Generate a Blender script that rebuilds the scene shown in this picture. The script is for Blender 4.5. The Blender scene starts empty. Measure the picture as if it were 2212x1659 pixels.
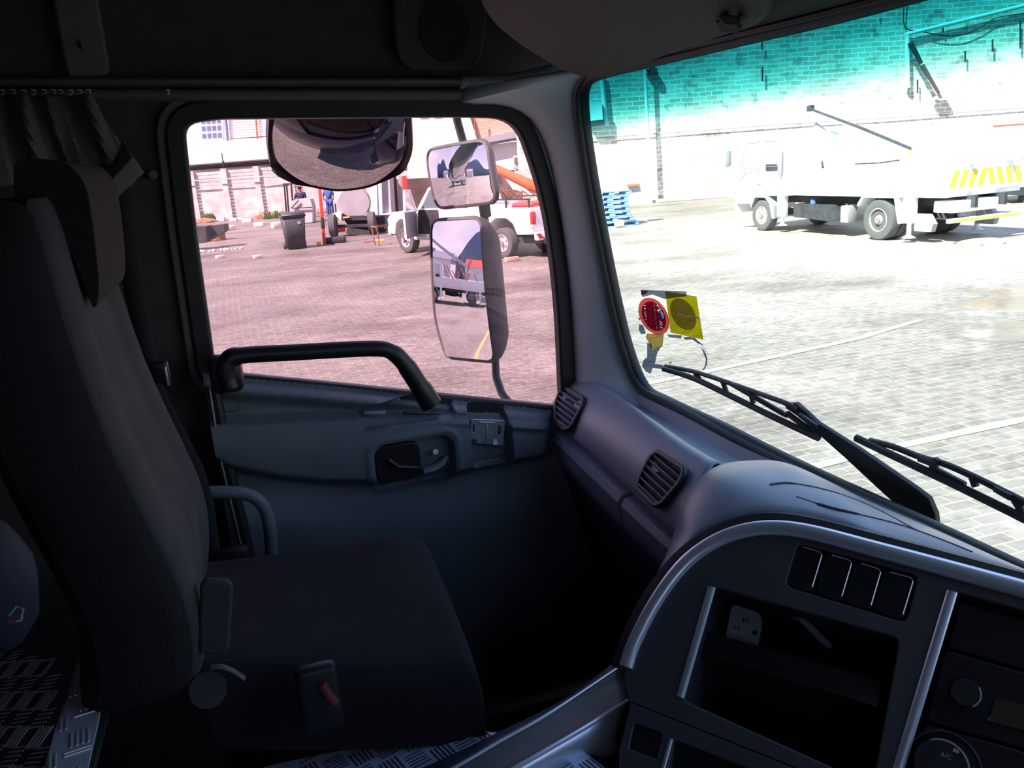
import bpy, bmesh, math, random
import numpy as np
from mathutils import Vector, Matrix
random.seed(7)
PI = math.pi
SC = bpy.context.scene
COL = SC.collection

# ------------------------------------------------------------------ camera
W, H, F = 2212.0, 1659.0, 1789.0
CAM = np.array([0.0, 0.0, 2.35])
_p, _r, _y = math.radians(15.1), math.radians(4.0), math.radians(17.8)
FW = np.array([math.sin(_y)*math.cos(_p), math.cos(_y)*math.cos(_p), -math.sin(_p)])
_rt = np.array([math.cos(_y), -math.sin(_y), 0.0]); _up = np.cross(_rt, FW)
RT = _rt*math.cos(_r) - _up*math.sin(_r); UP = np.cross(RT, FW)
cd = bpy.data.cameras.new('camera'); cam = bpy.data.objects.new('camera', cd); COL.objects.link(cam)
cd.sensor_width = 36.0; cd.lens = F/W*36.0; cd.clip_start = 0.02; cd.clip_end = 500
cam.matrix_world = Matrix(((RT[0], UP[0], -FW[0], CAM[0]), (RT[1], UP[1], -FW[1], CAM[1]), (RT[2], UP[2], -FW[2], CAM[2]), (0, 0, 0, 1)))
SC.camera = cam

# ------------------------------------------------------------------ light
SC.view_settings.view_transform = 'Standard'; SC.view_settings.look = 'None'
SC.view_settings.gamma = 1.0; SC.view_settings.exposure = 0.0; SC.view_settings.use_curve_mapping = False
SC.cycles.use_denoising = True
SC.cycles.max_bounces = 10; SC.cycles.diffuse_bounces = 5; SC.cycles.transparent_max_bounces = 16
SC.cycles.sample_clamp_indirect = 6.0
wd = bpy.data.worlds.new('sky'); SC.world = wd; wd.use_nodes = True
nt = wd.node_tree; nt.nodes.clear()
def wn(t, **k):
    n = nt.nodes.new(t)
    for a, b in k.items(): setattr(n, a, b)
    return n
tc = wn('ShaderNodeTexCoord'); sep = wn('ShaderNodeSeparateXYZ'); nt.links.new(tc.outputs['Generated'], sep.inputs[0])
rp = wn('ShaderNodeValToRGB'); nt.links.new(sep.outputs['Z'], rp.inputs[0])
rp.color_ramp.elements[0].position = 0.0; rp.color_ramp.elements[0].color = (0.75, 0.84, 0.95, 1)
rp.color_ramp.elements[1].position = 0.6; rp.color_ramp.elements[1].color = (0.16, 0.33, 0.78, 1)
ns = wn('ShaderNodeTexNoise'); ns.inputs['Scale'].default_value = 3.0; ns.inputs['Detail'].default_value = 6
mp = wn('ShaderNodeMapping'); mp.inputs['Scale'].default_value = (1, 1, 3); nt.links.new(tc.outputs['Generated'], mp.inputs[0]); nt.links.new(mp.outputs[0], ns.inputs[0])
cr = wn('ShaderNodeValToRGB'); cr.color_ramp.elements[0].position = 0.52; cr.color_ramp.elements[1].position = 0.72
nt.links.new(ns.outputs[0], cr.inputs[0])
mx = wn('ShaderNodeMixRGB'); mx.inputs[2].default_value = (1.0, 1.02, 1.05, 1)
nt.links.new(cr.outputs[0], mx.inputs[0]); nt.links.new(rp.outputs[0], mx.inputs[1])
bg = wn('ShaderNodeBackground'); bg.inputs[1].default_value = 2.1; wo = wn('ShaderNodeOutputWorld')
nt.links.new(mx.outputs[0], bg.inputs[0]); nt.links.new(bg.outputs[0], wo.inputs[0])
sl = bpy.data.lights.new('sun', 'SUN'); sl.energy = 20.0; sl.angle = math.radians(0.53); sl.color = (1.0, 0.96, 0.9)
so = bpy.data.objects.new('sun', sl); COL.objects.link(so)
so.rotation_euler = Vector((0.60, 0.25, -0.76)).to_track_quat('-Z', 'Y').to_euler()
so.location = (-10, -5, 20)

# ------------------------------------------------------------------ pixel helpers (points of the place seen along a ray)
def ray(px, py):
    d = FW*F + RT*(px-W/2) - UP*(py-H/2); return d/np.linalg.norm(d)
def on(px, py, ax, v):
    d = ray(px, py); return CAM + d*((v-CAM[ax])/d[ax])
def onp(px, py, o, n):
    d = ray(px, py); n = np.array(n, float); return CAM + d*(((np.array(o)-CAM) @ n)/(d @ n))
HD = np.array([math.sin(_y), math.cos(_y), 0.0]); HU = np.array([math.cos(_y), -math.sin(_y), 0.0])
def dep(px, py, D):
    d = ray(px, py); return CAM + d*(D/(d @ HD))
def gr(px, py, z=0.0): return on(px, py, 2, z)
RZV = -_y   # rotation of things that face the camera heading

class Fr:
    """flat frame: origin, right, up, normal towards the viewer side"""
    def __init__(s, o, n, up=(0, 0, 1)):
        s.o = np.array(o, float); n = np.array(n, float); s.n = n/np.linalg.norm(n)
        u = np.array(up, float); u = u-(u @ s.n)*s.n; s.y = u/np.linalg.norm(u); s.x = np.cross(s.y, s.n)
    def uv(s, px, py):
        q = onp(px, py, s.o, s.n)-s.o; return (q @ s.x, q @ s.y)
    def pt(s, a, b, c=0.0): return s.o+s.x*a+s.y*b+s.n*c
    def M(s): return Matrix([[s.x[i], s.y[i], s.n[i], s.o[i]] for i in range(3)]+[[0, 0, 0, 1]])
    def off(s, c): return Fr(s.o+s.n*c, s.n, s.y)

# ------------------------------------------------------------------ objects
INV = {}
def thing(name, label, cat, loc=(0, 0, 0), rz=0.0, group=None, kind=None):
    o = bpy.data.objects.new(name, None); COL.objects.link(o); o.empty_display_size = 0.1
    o.location = [float(v) for v in loc]; o.rotation_euler = (0, 0, rz)
    if kind: o['kind'] = kind
    if kind != 'structure':
        o['label'] = label; o['category'] = cat
    if group: o['group'] = group
    INV[o.name] = (Matrix.Translation(Vector([float(v) for v in loc])) @ Matrix.Rotation(rz, 4, 'Z')).inverted()
    return o
def tag(o, label=None, cat=None, group=None, kind=None):
    if label: o['label'] = label
    if cat: o['category'] = cat
    if group: o['group'] = group
    if kind: o['kind'] = kind
    return o
def winv(parent):
    m = Matrix.Identity(4); p = parent
    chain = []
    while p is not None: chain.append(p); p = p.parent
    for q in reversed(chain):
        if q.name in INV: m = INV[q.name] @ m
    return m
def link(name, me, mat, parent=None, world=True, smooth=True):
    o = bpy.data.objects.new(name, me); COL.objects.link(o)
    if mat is not None:
        me.materials.clear(); me.materials.append(mat)
    if parent is not None:
        o.parent = parent
        if world: me.transform(winv(parent))
    if smooth:
        me.shade_smooth()
        try:
            me.set_sharp_from_angle(angle=math.radians(38))
        except Exception: pass
    return o
def part_label(o, l): o['label'] = l; return o

class MB:
    def __init__(s): s.bm = bmesh.new()
    def box(s, c, d, rot=None, bev=0.0, taper=None):
        r = bmesh.ops.create_cube(s.bm, size=1.0); vs = r['verts']
        for v in vs:
            t = 1.0
            if taper and v.co.z > 0: v.co.x *= taper; v.co.y *= taper
            v.co = Vector((v.co.x*d[0], v.co.y*d[1], v.co.z*d[2]))
        if bev > 0:
            es = list({e for v in vs for e in v.link_edges})
            g = bmesh.ops.bevel(s.bm, geom=es, offset=bev, segments=2, affect='EDGES', profile=0.5); vs = list(set(g['verts']) | {v for v in vs if v.is_valid})
        m = Matrix.Translation(Vector([float(x) for x in c]))
        if rot is not None: m = m @ rot
        bmesh.ops.transform(s.bm, matrix=m, verts=[v for v in vs if v.is_valid]); return s
    def bar(s, a, b, w, h=None, up=(0, 0, 1), bev=0.0):
        a = Vector([float(x) for x in a]); b = Vector([float(x) for x in b]); d = b-a; L = d.length
        z = d.normalized(); u = Vector(up)
        if abs(z.dot(u)) > 0.98: u = Vector((1, 0, 0))
        x = u.cross(z).normalized(); y = z.cross(x)
        R = Matrix((x, y, z)).transposed().to_4x4()
        return s.box((a+b)/2, (w, h or w, L), R, bev)
    def tube(s, pts, r, seg=10, cap=True, flat=1.0, up=(0, 0, 1)):
        P = [Vector([float(x) for x in p]) for p in pts]; n = len(P)
        R = r if isinstance(r, (list, tuple)) else [r]*n
        rings = []; nrm = None
        for i in range(n):
            t = (P[min(i+1, n-1)]-P[max(i-1, 0)]).normalized()
            if nrm is None:
                u = Vector(up)
                if abs(t.dot(u)) > 0.95: u = Vector((1, 0.1, 0))
                nrm = (u-t*t.dot(u)).normalized()
            else: nrm = (nrm-t*t.dot(nrm)).normalized()
            bt = t.cross(nrm)
            rings.append([s.bm.verts.new(P[i]+(nrm*math.cos(k*2*PI/seg)*R[i]*flat+bt*math.sin(k*2*PI/seg)*R[i])) for k in range(seg)])
        for i in range(n-1):
            for k in range(seg):
                s.bm.faces.new((rings[i][k], rings[i][(k+1) % seg], rings[i+1][(k+1) % seg], rings[i+1][k]))
        if cap:
            s.bm.faces.new(rings[0][::-1]); s.bm.faces.new(rings[-1])
        return s
    def cyl(s, a, b, r, r2=None, seg=24): return s.tube([a, b], [r, r2 if r2 is not None else r], seg)
    def lathe(s, prof, M, seg=32):
        rings = []
        for (r, z) in prof:
            rings.append([s.bm.verts.new(M @ Vector((r*math.cos(k*2*PI/seg), r*math.sin(k*2*PI/seg), z))) for k in range(seg)])
        for i in range(len(prof)-1):
            for k in range(seg):
                s.bm.faces.new((rings[i][k], rings[i][(k+1) % seg], rings[i+1][(k+1) % seg], rings[i+1][k]))
        s.bm.faces.new(rings[0][::-1]); s.bm.faces.new(rings[-1]); return s
    def prism(s, poly, a, b):
        """poly: list of 3d points at a; extruded by vector b"""
        v0 = [s.bm.verts.new([float(x) for x in p]) for p in poly]; v1 = [s.bm.verts.new([float(p[i]+b[i]) for i in range(3)]) for p in poly]
        s.bm.faces.new(v0); s.bm.faces.new(v1[::-1]); n = len(poly)
        for i in range(n): s.bm.faces.new((v0[i], v1[i], v1[(i+1) % n], v0[(i+1) % n]))
        return s
    def grid(s, rows, close=False):
        V = [[s.bm.verts.new([float(x) for x in p]) for p in r] for r in rows]
        for i in range(len(V)-1):
            for j in range(len(V[0])-1):
                s.bm.faces.new((V[i][j], V[i][j+1], V[i+1][j+1], V[i+1][j]))
        return s
    def ball(s, c, r, sc=(1, 1, 1), sub=2, jit=0.0):
        g = bmesh.ops.create_icosphere(s.bm, subdivisions=sub, radius=r)
        for v in g['verts']:
            k = 1+random.uniform(-jit, jit)
            v.co = Vector((v.co.x*sc[0]*k+c[0], v.co.y*sc[1]*k+c[1], v.co.z*sc[2]*k+c[2]))
        return s
    def build(s, name, mat, parent=None, world=True, solid=0.0, sub=0, bevel=0.0, smooth=True):
        me = bpy.data.meshes.new(name)
        bmesh.ops.recalc_face_normals(s.bm, faces=s.bm.faces[:]); s.bm.to_mesh(me); s.bm.free()
        o = link(name, me, mat, parent, world, smooth)
        if sub:
            m = o.modifiers.new('sub', 'SUBSURF'); m.levels = sub; m.render_levels = sub
        if solid:
            m = o.modifiers.new('solid', 'SOLIDIFY'); m.thickness = solid; m.offset = 0
        if bevel:
            m = o.modifiers.new('bev', 'BEVEL'); m.width = bevel; m.segments = 2; m.limit_method = 'ANGLE'
        return o

def plate(name, fr, outline, holes, thick, mat, parent=None, bev=0.0, c=0.0, res=2):
    """flat board with real thickness and real holes, edges rounded"""
    cu = bpy.data.curves.new(name, 'CURVE'); cu.dimensions = '2D'; cu.fill_mode = 'BOTH'
    for poly in [outline]+list(holes):
        sp = cu.splines.new('POLY'); sp.points.add(len(poly)-1)
        for i, (a, b) in enumerate(poly): sp.points[i].co = (a, b, 0, 1)
        sp.use_cyclic_u = True
    cu.extrude = max(thick/2-bev, 0.0001); cu.bevel_depth = bev; cu.bevel_resolution = res
    tmp = bpy.data.objects.new('tmp', cu); COL.objects.link(tmp)
    dg = bpy.context.evaluated_depsgraph_get(); dg.update()
    me = bpy.data.meshes.new_from_object(tmp.evaluated_get(dg)); me.name = name
    bpy.data.objects.remove(tmp); bpy.data.curves.remove(cu)
    me.transform(fr.off(c).M())
    return link(name, me, mat, parent)
def text(name, s, fr, a, b, size, rot, mat, parent, depth=0.0004, c=0.0, align='LEFT', shx=1.0):
    cu = bpy.data.curves.new(name, 'FONT'); cu.body = s; cu.size = size; cu.extrude = depth; cu.align_x = align
    tmp = bpy.data.objects.new('tmp', cu); COL.objects.link(tmp)
    dg = bpy.context.evaluated_depsgraph_get(); dg.update()
    me = bpy.data.meshes.new_from_object(tmp.evaluated_get(dg)); me.name = name
    bpy.data.objects.remove(tmp); bpy.data.curves.remove(cu)
    me.transform(fr.M() @ Matrix.Translation((a, b, c)) @ Matrix.Rotation(rot, 4, 'Z') @ Matrix.Diagonal((shx, 1, 1, 1)))
    return link(name, me, mat, parent, smooth=False)
def rpoly(pts, r, n=5):
    """round every corner of a polygon; r one radius or one per corner"""
    out = []; m = len(pts)
    for i in range(m):
        p = np.array(pts[i], float); a = np.array(pts[i-1], float); b = np.array(pts[(i+1) % m], float)
        ri = r[i] if isinstance(r, (list, tuple)) else r
        da = a-p; db = b-p; la = np.linalg.norm(da); lb = np.linalg.norm(db)
        if ri <= 0: out.append(tuple(p)); continue
        k = min(ri, la*0.48, lb*0.48); s0 = p+da/la*k; s1 = p+db/lb*k
        for t in np.linspace(0, 1, n): out.append(tuple((1-t)**2*s0+2*t*(1-t)*p+t*t*s1))
    return out
def smoothline(pts, n=6):
    """Catmull-Rom through the points"""
    P = [np.array(p, float) for p in pts]; out = []
    for i in range(len(P)-1):
        p0 = P[max(i-1, 0)]; p1 = P[i]; p2 = P[i+1]; p3 = P[min(i+2, len(P)-1)]
        for t in np.linspace(0, 1, n, endpoint=False):
            out.append(0.5*((2*p1)+(-p0+p2)*t+(2*p0-5*p1+4*p2-p3)*t*t+(-p0+3*p1-3*p2+p3)*t**3))
    out.append(P[-1]); return out
def resamp(pts, n):
    P = np.array(pts, float); d = np.r_[0, np.cumsum(np.linalg.norm(np.diff(P, axis=0), axis=1))]
    t = np.linspace(0, d[-1], n); return [np.array([np.interp(x, d, P[:, k]) for k in range(P.shape[1])]) for x in t]
def centroid(poly): return np.mean(np.array(poly), axis=0)
def scalep(poly, k, c=None):
    c = centroid(poly) if c is None else np.array(c); return [tuple(c+(np.array(p)-c)*k) for p in poly]
def offp(poly, d):
    """offset polygon outwards by d (any winding)"""
    P = np.array(poly); n = len(P); area = sum(P[i][0]*P[(i+1) % n][1]-P[(i+1) % n][0]*P[i][1] for i in range(n))
    s = 1 if area > 0 else -1; out = []
    for i in range(n):
        a = P[i]-P[i-1]; b = P[(i+1) % n]-P[i]
        if np.linalg.norm(a) < 1e-9: a = b
        if np.linalg.norm(b) < 1e-9: b = a
        na = np.array([a[1], -a[0]])/np.linalg.norm(a); nb = np.array([b[1], -b[0]])/np.linalg.norm(b)
        m = na+nb; l = np.linalg.norm(m)
        m = m/l if l > 1e-6 else na
        k = 1/max(0.5, m @ na); out.append(tuple(P[i]+s*d*k*m))
    return out

# ------------------------------------------------------------------ materials
def mat(name, col, rough=0.6, metal=0.0, var=0.0, vscale=30.0, bump=0.0, bscale=200.0, spec=0.5, col2=None, alpha=None, coat=0.0):
    m = bpy.data.materials.new(name); m.use_nodes = True; t = m.node_tree; b = t.nodes['Principled BSDF']
    b.inputs['Base Color'].default_value = (*col, 1); b.inputs['Roughness'].default_value = rough
    b.inputs['Metallic'].default_value = metal; b.inputs['Specular IOR Level'].default_value = spec
    if coat: b.inputs['Coat Weight'].default_value = coat
    tcn = t.nodes.new('ShaderNodeTexCoord')
    if var > 0 or col2:
        n = t.nodes.new('ShaderNodeTexNoise'); n.inputs['Scale'].default_value = vscale; n.inputs['Detail'].default_value = 5
        t.links.new(tcn.outputs['Object'], n.inputs['Vector'])
        x = t.nodes.new('ShaderNodeMixRGB'); x.inputs[1].default_value = (*[c*(1-var) for c in col], 1)
        c2 = col2 or [min(1, c*(1+var)) for c in col]; x.inputs[2].default_value = (*c2, 1)
        r = t.nodes.new('ShaderNodeValToRGB'); r.color_ramp.elements[0].position = 0.35; r.color_ramp.elements[1].position = 0.65
        t.links.new(n.outputs[0], r.inputs[0]); t.links.new(r.outputs[0], x.inputs[0]); t.links.new(x.outputs[0], b.inputs['Base Color'])
    if bump > 0:
        n2 = t.nodes.new('ShaderNodeTexNoise'); n2.inputs['Scale'].default_value = bscale; n2.inputs['Detail'].default_value = 3
        t.links.new(tcn.outputs['Object'], n2.inputs['Vector'])
        bp = t.nodes.new('ShaderNodeBump'); bp.inputs['Strength'].default_value = bump; bp.inputs['Distance'].default_value = 0.002
        t.links.new(n2.outputs[0], bp.inputs['Height']); t.links.new(bp.outputs[0], b.inputs['Normal'])
    return m
def glass(name, col, gloss=0.04):
    m = bpy.data.materials.new(name); m.use_nodes = True; t = m.node_tree; t.nodes.clear()
    tr = t.nodes.new('ShaderNodeBsdfTransparent'); tr.inputs[0].default_value = (*col, 1)
    gl = t.nodes.new('ShaderNodeBsdfGlossy'); gl.inputs['Roughness'].default_value = 0.0
    mx = t.nodes.new('ShaderNodeMixShader'); mx.inputs[0].default_value = gloss
    o = t.nodes.new('ShaderNodeOutputMaterial')
    t.links.new(tr.outputs[0], mx.inputs[1]); t.links.new(gl.outputs[0], mx.inputs[2]); t.links.new(mx.outputs[0], o.inputs[0])
    return m, t, tr
M = {}
M['dash'] = mat('grey_plastic', (0.30, 0.335, 0.41), 0.33, bump=0.2, bscale=900, spec=0.8, var=0.06, vscale=14)
M['dash_dark'] = mat('dark_plastic', (0.04, 0.045, 0.058), 0.45, bump=0.2, bscale=900)
M['door'] = mat('door_plastic', (0.135, 0.16, 0.19), 0.5, bump=0.25, bscale=800, var=0.05, vscale=10)
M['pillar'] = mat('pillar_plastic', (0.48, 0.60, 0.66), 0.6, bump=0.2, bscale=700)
M['black'] = mat('black_rubber', (0.018, 0.018, 0.02), 0.5, bump=0.1)
M['blackp'] = mat('black_plastic', (0.014, 0.015, 0.017), 0.42)
M['void'] = mat('dark_cavity', (0.012, 0.012, 0.014), 0.8)
M['head'] = mat('beige_headlining', (0.062, 0.06, 0.053), 0.95, bump=0.5, bscale=500, var=0.1, vscale=25)
M['headtrim'] = mat('grey_trim_rail', (0.12, 0.12, 0.11), 0.7, bump=0.1)
M['rail'] = mat('curtain_rail', (0.11, 0.105, 0.105), 0.6)
M['visor'] = mat('visor_vinyl', (0.075, 0.068, 0.064), 0.75, bump=0.4, bscale=350, var=0.05, vscale=8)
M['seat'] = mat('grey_seat_fabric', (0.042, 0.043, 0.048), 0.95, bump=0.6, bscale=700, var=0.12, vscale=18)
M['seatdk'] = mat('black_seat_fabric', (0.006, 0.0065, 0.009), 0.95, bump=0.5, bscale=700, var=0.2, vscale=12)
M['belt'] = mat('belt_webbing', (0.012, 0.013, 0.015), 0.85, bump=0.5, bscale=1200)
M['silver'] = mat('silver_fascia', (0.095, 0.096, 0.105), 0.42, 0.2, bump=0.15, bscale=900, var=0.05, vscale=12)
M['chrome'] = mat('satin_silver_edge', (0.80, 0.84, 0.92), 0.30, 0.6)
M['steel'] = mat('zinc_steel', (0.55, 0.6, 0.66), 0.35, 0.7, var=0.1, vscale=60)
M['curtain'] = mat('curtain_cloth', (0.13, 0.14, 0.12), 0.9, bump=0.3, bscale=900, var=0.08, vscale=20)
M['navy'] = mat('navy_paint', (0.012, 0.02, 0.055), 0.25, 0.0, coat=0.5)
M['bag'] = mat('navy_bag', (0.006, 0.010, 0.030), 0.7, bump=0.4, bscale=60, var=0.3, vscale=20)
M['red'] = mat('red_plastic', (0.16, 0.03, 0.02), 0.4)
M['mirror'] = mat('mirror_glass', (0.82, 0.84, 0.88), 0.0, 1.0)
M['mirrordk'] = mat('mirror_glass_dim', (0.42, 0.42, 0.44), 0.0, 1.0)
M['carpet'] = mat('floor_mat', (0.014, 0.014, 0.016), 0.95, bump=0.5)
# checker plate: raised bars in alternating directions
def checker():
    m = bpy.data.materials.new('checker_plate'); m.use_nodes = True; t = m.node_tree; b = t.nodes['Principled BSDF']
    b.inputs['Base Color'].default_value = (0.52, 0.58, 0.74, 1); b.inputs['Metallic'].default_value = 0.25; b.inputs['Roughness'].default_value = 0.36
    n = t.nodes.new('ShaderNodeTexNoise'); n.inputs['Scale'].default_value = 35
    r = t.nodes.new('ShaderNodeMapRange'); r.inputs[3].default_value = 0.28; r.inputs[4].default_value = 0.5
    t.links.new(n.outputs[0], r.inputs[0]); t.links.new(r.outputs[0], b.inputs['Roughness'])
    return m
M['checker'] = checker()
M['bar'] = mat('checker_bar', (0.10, 0.115, 0.16), 0.3, 0.5)
# outside
M['white'] = mat('white_paint', (0.80, 0.80, 0.80), 0.45, var=0.03, vscale=3)
M['whiteplaster'] = mat('white_plaster', (0.78, 0.77, 0.74), 0.9, var=0.05, vscale=0.8)
M['offwhite'] = mat('offwhite_paint', (0.6, 0.6, 0.58), 0.5)
M['chassis'] = mat('chassis_black', (0.03, 0.033, 0.037), 0.6, var=0.3, vscale=5)
M['tyre'] = mat('tyre_rubber', (0.075, 0.078, 0.08), 0.85, bump=0.5, bscale=50)
M['rim'] = mat('wheel_rim', (0.45, 0.44, 0.42), 0.45, 0.3, var=0.15, vscale=9)
M['hub'] = mat('wheel_hub', (0.25, 0.22, 0.2), 0.5, 0.3)
M['greyp'] = mat('grey_body_panel', (0.22, 0.24, 0.26), 0.6, var=0.1, vscale=4)
M['orange'] = mat('orange_paint', (0.75, 0.15, 0.05), 0.5)
M['amber'] = mat('amber_lens', (0.8, 0.35, 0.03), 0.4)
M['yellow'] = mat('yellow_sheet', (0.85, 0.48, 0.06), 0.5)
M['redp'] = mat('red_paint', (0.72, 0.07, 0.05), 0.5, var=0.1, vscale=3)
M['tail'] = mat('tail_lamp', (0.55, 0.04, 0.04), 0.3)
M['pglass'] = mat('vehicle_glass', (0.10, 0.14, 0.15), 0.05, spec=0.8)
M['lgglass'] = mat('pale_glass', (0.55, 0.6, 0.6), 0.1, spec=0.8)
M['blue'] = mat('blue_plastic', (0.20, 0.42, 0.74), 0.5, var=0.08, vscale=4)
M['bin'] = mat('bin_plastic', (0.045, 0.05, 0.055), 0.55, var=0.15, vscale=6)
M['concrete'] = mat('concrete', (0.50, 0.44, 0.41), 0.9, var=0.22, vscale=1.6, bump=0.3, bscale=30)
M['soil'] = mat('soil', (0.22, 0.13, 0.08), 0.95, var=0.3, vscale=4)
M['weed'] = mat('weeds', (0.12, 0.2, 0.05), 0.9, var=0.3, vscale=6)
M['rust'] = mat('rusty_steel', (0.28, 0.12, 0.06), 0.8, 0.2, var=0.4, vscale=8)
M['brickred'] = mat('loose_brick', (0.5, 0.3, 0.22), 0.9, var=0.15, vscale=12)
M['block'] = mat('pale_block', (0.68, 0.64, 0.58), 0.9, var=0.1, vscale=10)
M['tank'] = mat('tank_grey', (0.33, 0.34, 0.35), 0.55, 0.2, var=0.08, vscale=2)
M['ltgrey'] = mat('light_grey_sheet', (0.42, 0.42, 0.42), 0.7, var=0.08, vscale=2)
M['teal'] = mat('teal_plastic', (0.08, 0.3, 0.28), 0.5)
M['skin'] = mat('skin', (0.2, 0.1, 0.06), 0.6)
M['cloth1'] = mat('dark_shirt', (0.02, 0.025, 0.06), 0.9)
M['cloth2'] = mat('blue_overall', (0.05, 0.10, 0.3), 0.9)
M['hair'] = mat('black_hair', (0.01, 0.01, 0.01), 0.9)
M['dkwin'] = mat('window_pane_blue', (0.10, 0.14, 0.26), 0.15, spec=0.7)
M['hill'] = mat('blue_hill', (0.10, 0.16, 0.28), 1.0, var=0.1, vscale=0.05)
M['cable'] = mat('black_cable', (0.02, 0.02, 0.02), 0.6)
M['lampgrey'] = mat('lamp_grey', (0.3, 0.31, 0.33), 0.5)

def brickmat(name, c1, c2, mortar, scale, bw=0.5, rh=0.25, msize=0.02, wob=0.0, patch=None, pscale=0.4, bump=0.3, axes=None, rough=0.9):
    m = bpy.data.materials.new(name); m.use_nodes = True; t = m.node_tree; b = t.nodes['Principled BSDF']; b.inputs['Roughness'].default_value = rough
    b.inputs['Specular IOR Level'].default_value = 0.2
    c = t.nodes.new('ShaderNodeTexCoord'); vec = c.outputs['Object']
    if axes == 'xz':
        sp = t.nodes.new('ShaderNodeSeparateXYZ'); cb = t.nodes.new('ShaderNodeCombineXYZ'); t.links.new(vec, sp.inputs[0])
        t.links.new(sp.outputs[0], cb.inputs[0]); t.links.new(sp.outputs[2], cb.inputs[1]); vec = cb.outputs[0]
    if wob:
        n = t.nodes.new('ShaderNodeTexNoise'); n.inputs['Scale'].default_value = scale*1.3; n.inputs['Detail'].default_value = 1; t.links.new(vec, n.inputs['Vector'])
        sc = t.nodes.new('ShaderNodeVectorMath'); sc.operation = 'SCALE'; sc.inputs['Scale'].default_value = wob; t.links.new(n.outputs['Color'], sc.inputs[0])
        ad = t.nodes.new('ShaderNodeVectorMath'); ad.operation = 'ADD'; t.links.new(vec, ad.inputs[0]); t.links.new(sc.outputs[0], ad.inputs[1]); vec = ad.outputs[0]
    k = t.nodes.new('ShaderNodeTexBrick'); k.inputs['Color1'].default_value = (*c1, 1); k.inputs['Color2'].default_value = (*c2, 1); k.inputs['Mortar'].default_value = (*mortar, 1)
    k.inputs['Scale'].default_value = scale; k.inputs['Brick Width'].default_value = bw; k.inputs['Row Height'].default_value = rh; k.inputs['Mortar Size'].default_value = msize; k.inputs['Mortar Smooth'].default_value = 0.3
    t.links.new(vec, k.inputs['Vector']); out = k.outputs['Color']
    if patch:
        for (pc, ps, lo, hi, stretch) in patch:
            n = t.nodes.new('ShaderNodeTexNoise'); n.inputs['Scale'].default_value = ps; n.inputs['Detail'].default_value = 7; n.inputs['Roughness'].default_value = 0.6
            mpn = t.nodes.new('ShaderNodeMapping'); mpn.inputs['Scale'].default_value = stretch; mpn.inputs['Rotation'].default_value = (0, 0, _y)
            t.links.new(c.outputs['Object'], mpn.inputs[0]); t.links.new(mpn.outputs[0], n.inputs['Vector'])
            r = t.nodes.new('ShaderNodeValToRGB'); r.color_ramp.elements[0].position = lo; r.color_ramp.elements[1].position = hi
            t.links.new(n.outputs[0], r.inputs[0]); x = t.nodes.new('ShaderNodeMixRGB'); x.blend_type = 'MULTIPLY'
            x.inputs[2].default_value = (*pc, 1); t.links.new(out, x.inputs[1]); t.links.new(r.outputs[0], x.inputs[0]); out = x.outputs[0]
    t.links.new(out, b.inputs['Base Color'])
    bp = t.nodes.new('ShaderNodeBump'); bp.inputs['Strength'].default_value = bump; bp.inputs['Distance'].default_value = 0.01; bp.invert = True
    t.links.new(k.outputs['Fac'], bp.inputs['Height']); t.links.new(bp.outputs[0], b.inputs['Normal'])
    m['out'] = out.node.name
    return m
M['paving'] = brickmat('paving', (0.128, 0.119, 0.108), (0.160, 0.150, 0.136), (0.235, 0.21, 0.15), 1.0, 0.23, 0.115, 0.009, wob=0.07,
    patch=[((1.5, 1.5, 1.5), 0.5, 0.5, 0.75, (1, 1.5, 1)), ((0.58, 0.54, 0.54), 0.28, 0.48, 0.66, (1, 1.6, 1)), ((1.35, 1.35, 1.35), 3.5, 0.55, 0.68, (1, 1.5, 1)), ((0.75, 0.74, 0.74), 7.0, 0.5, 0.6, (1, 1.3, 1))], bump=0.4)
def puddle(m, cx, cy, r):
    t = m.node_tree; b = t.nodes['Principled BSDF']; src = b.inputs['Base Color'].links[0].from_socket
    c = t.nodes.new('ShaderNodeTexCoord'); sb = t.nodes.new('ShaderNodeVectorMath'); sb.operation = 'DISTANCE'; sb.inputs[1].default_value = (cx, cy, 0)
    t.links.new(c.outputs['Object'], sb.inputs[0])
    d = t.nodes.new('ShaderNodeMapRange'); d.inputs[1].default_value = r; d.inputs[2].default_value = r*0.4; d.inputs[3].default_value = 0; d.inputs[4].default_value = 1
    t.links.new(sb.outputs['Value'], d.inputs[0])
    n = t.nodes.new('ShaderNodeTexNoise'); n.inputs['Scale'].default_value = 0.9; n.inputs['Detail'].default_value = 6; t.links.new(c.outputs['Object'], n.inputs['Vector'])
    mu = t.nodes.new('ShaderNodeMath'); mu.operation = 'MULTIPLY'; t.links.new(d.outputs[0], mu.inputs[0]); t.links.new(n.outputs[0], mu.inputs[1])
    rr = t.nodes.new('ShaderNodeMapRange'); rr.inputs[1].default_value = 0.40; rr.inputs[2].default_value = 0.50; t.links.new(mu.outputs[0], rr.inputs[0])
    x = t.nodes.new('ShaderNodeMixRGB'); x.blend_type = 'MULTIPLY'; x.inputs[2].default_value = (0.5, 0.5, 0.52, 1); t.links.new(rr.outputs[0], x.inputs[0]); t.links.new(src, x.inputs[1]); t.links.new(x.outputs[0], b.inputs['Base Color'])
    ro = t.nodes.new('ShaderNodeMapRange'); ro.inputs[3].default_value = 0.62; ro.inputs[4].default_value = 0.12; t.links.new(rr.outputs[0], ro.inputs[0]); t.links.new(ro.outputs[0], b.inputs['Roughness'])
    b.inputs['Specular IOR Level'].default_value = 0.5
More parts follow.
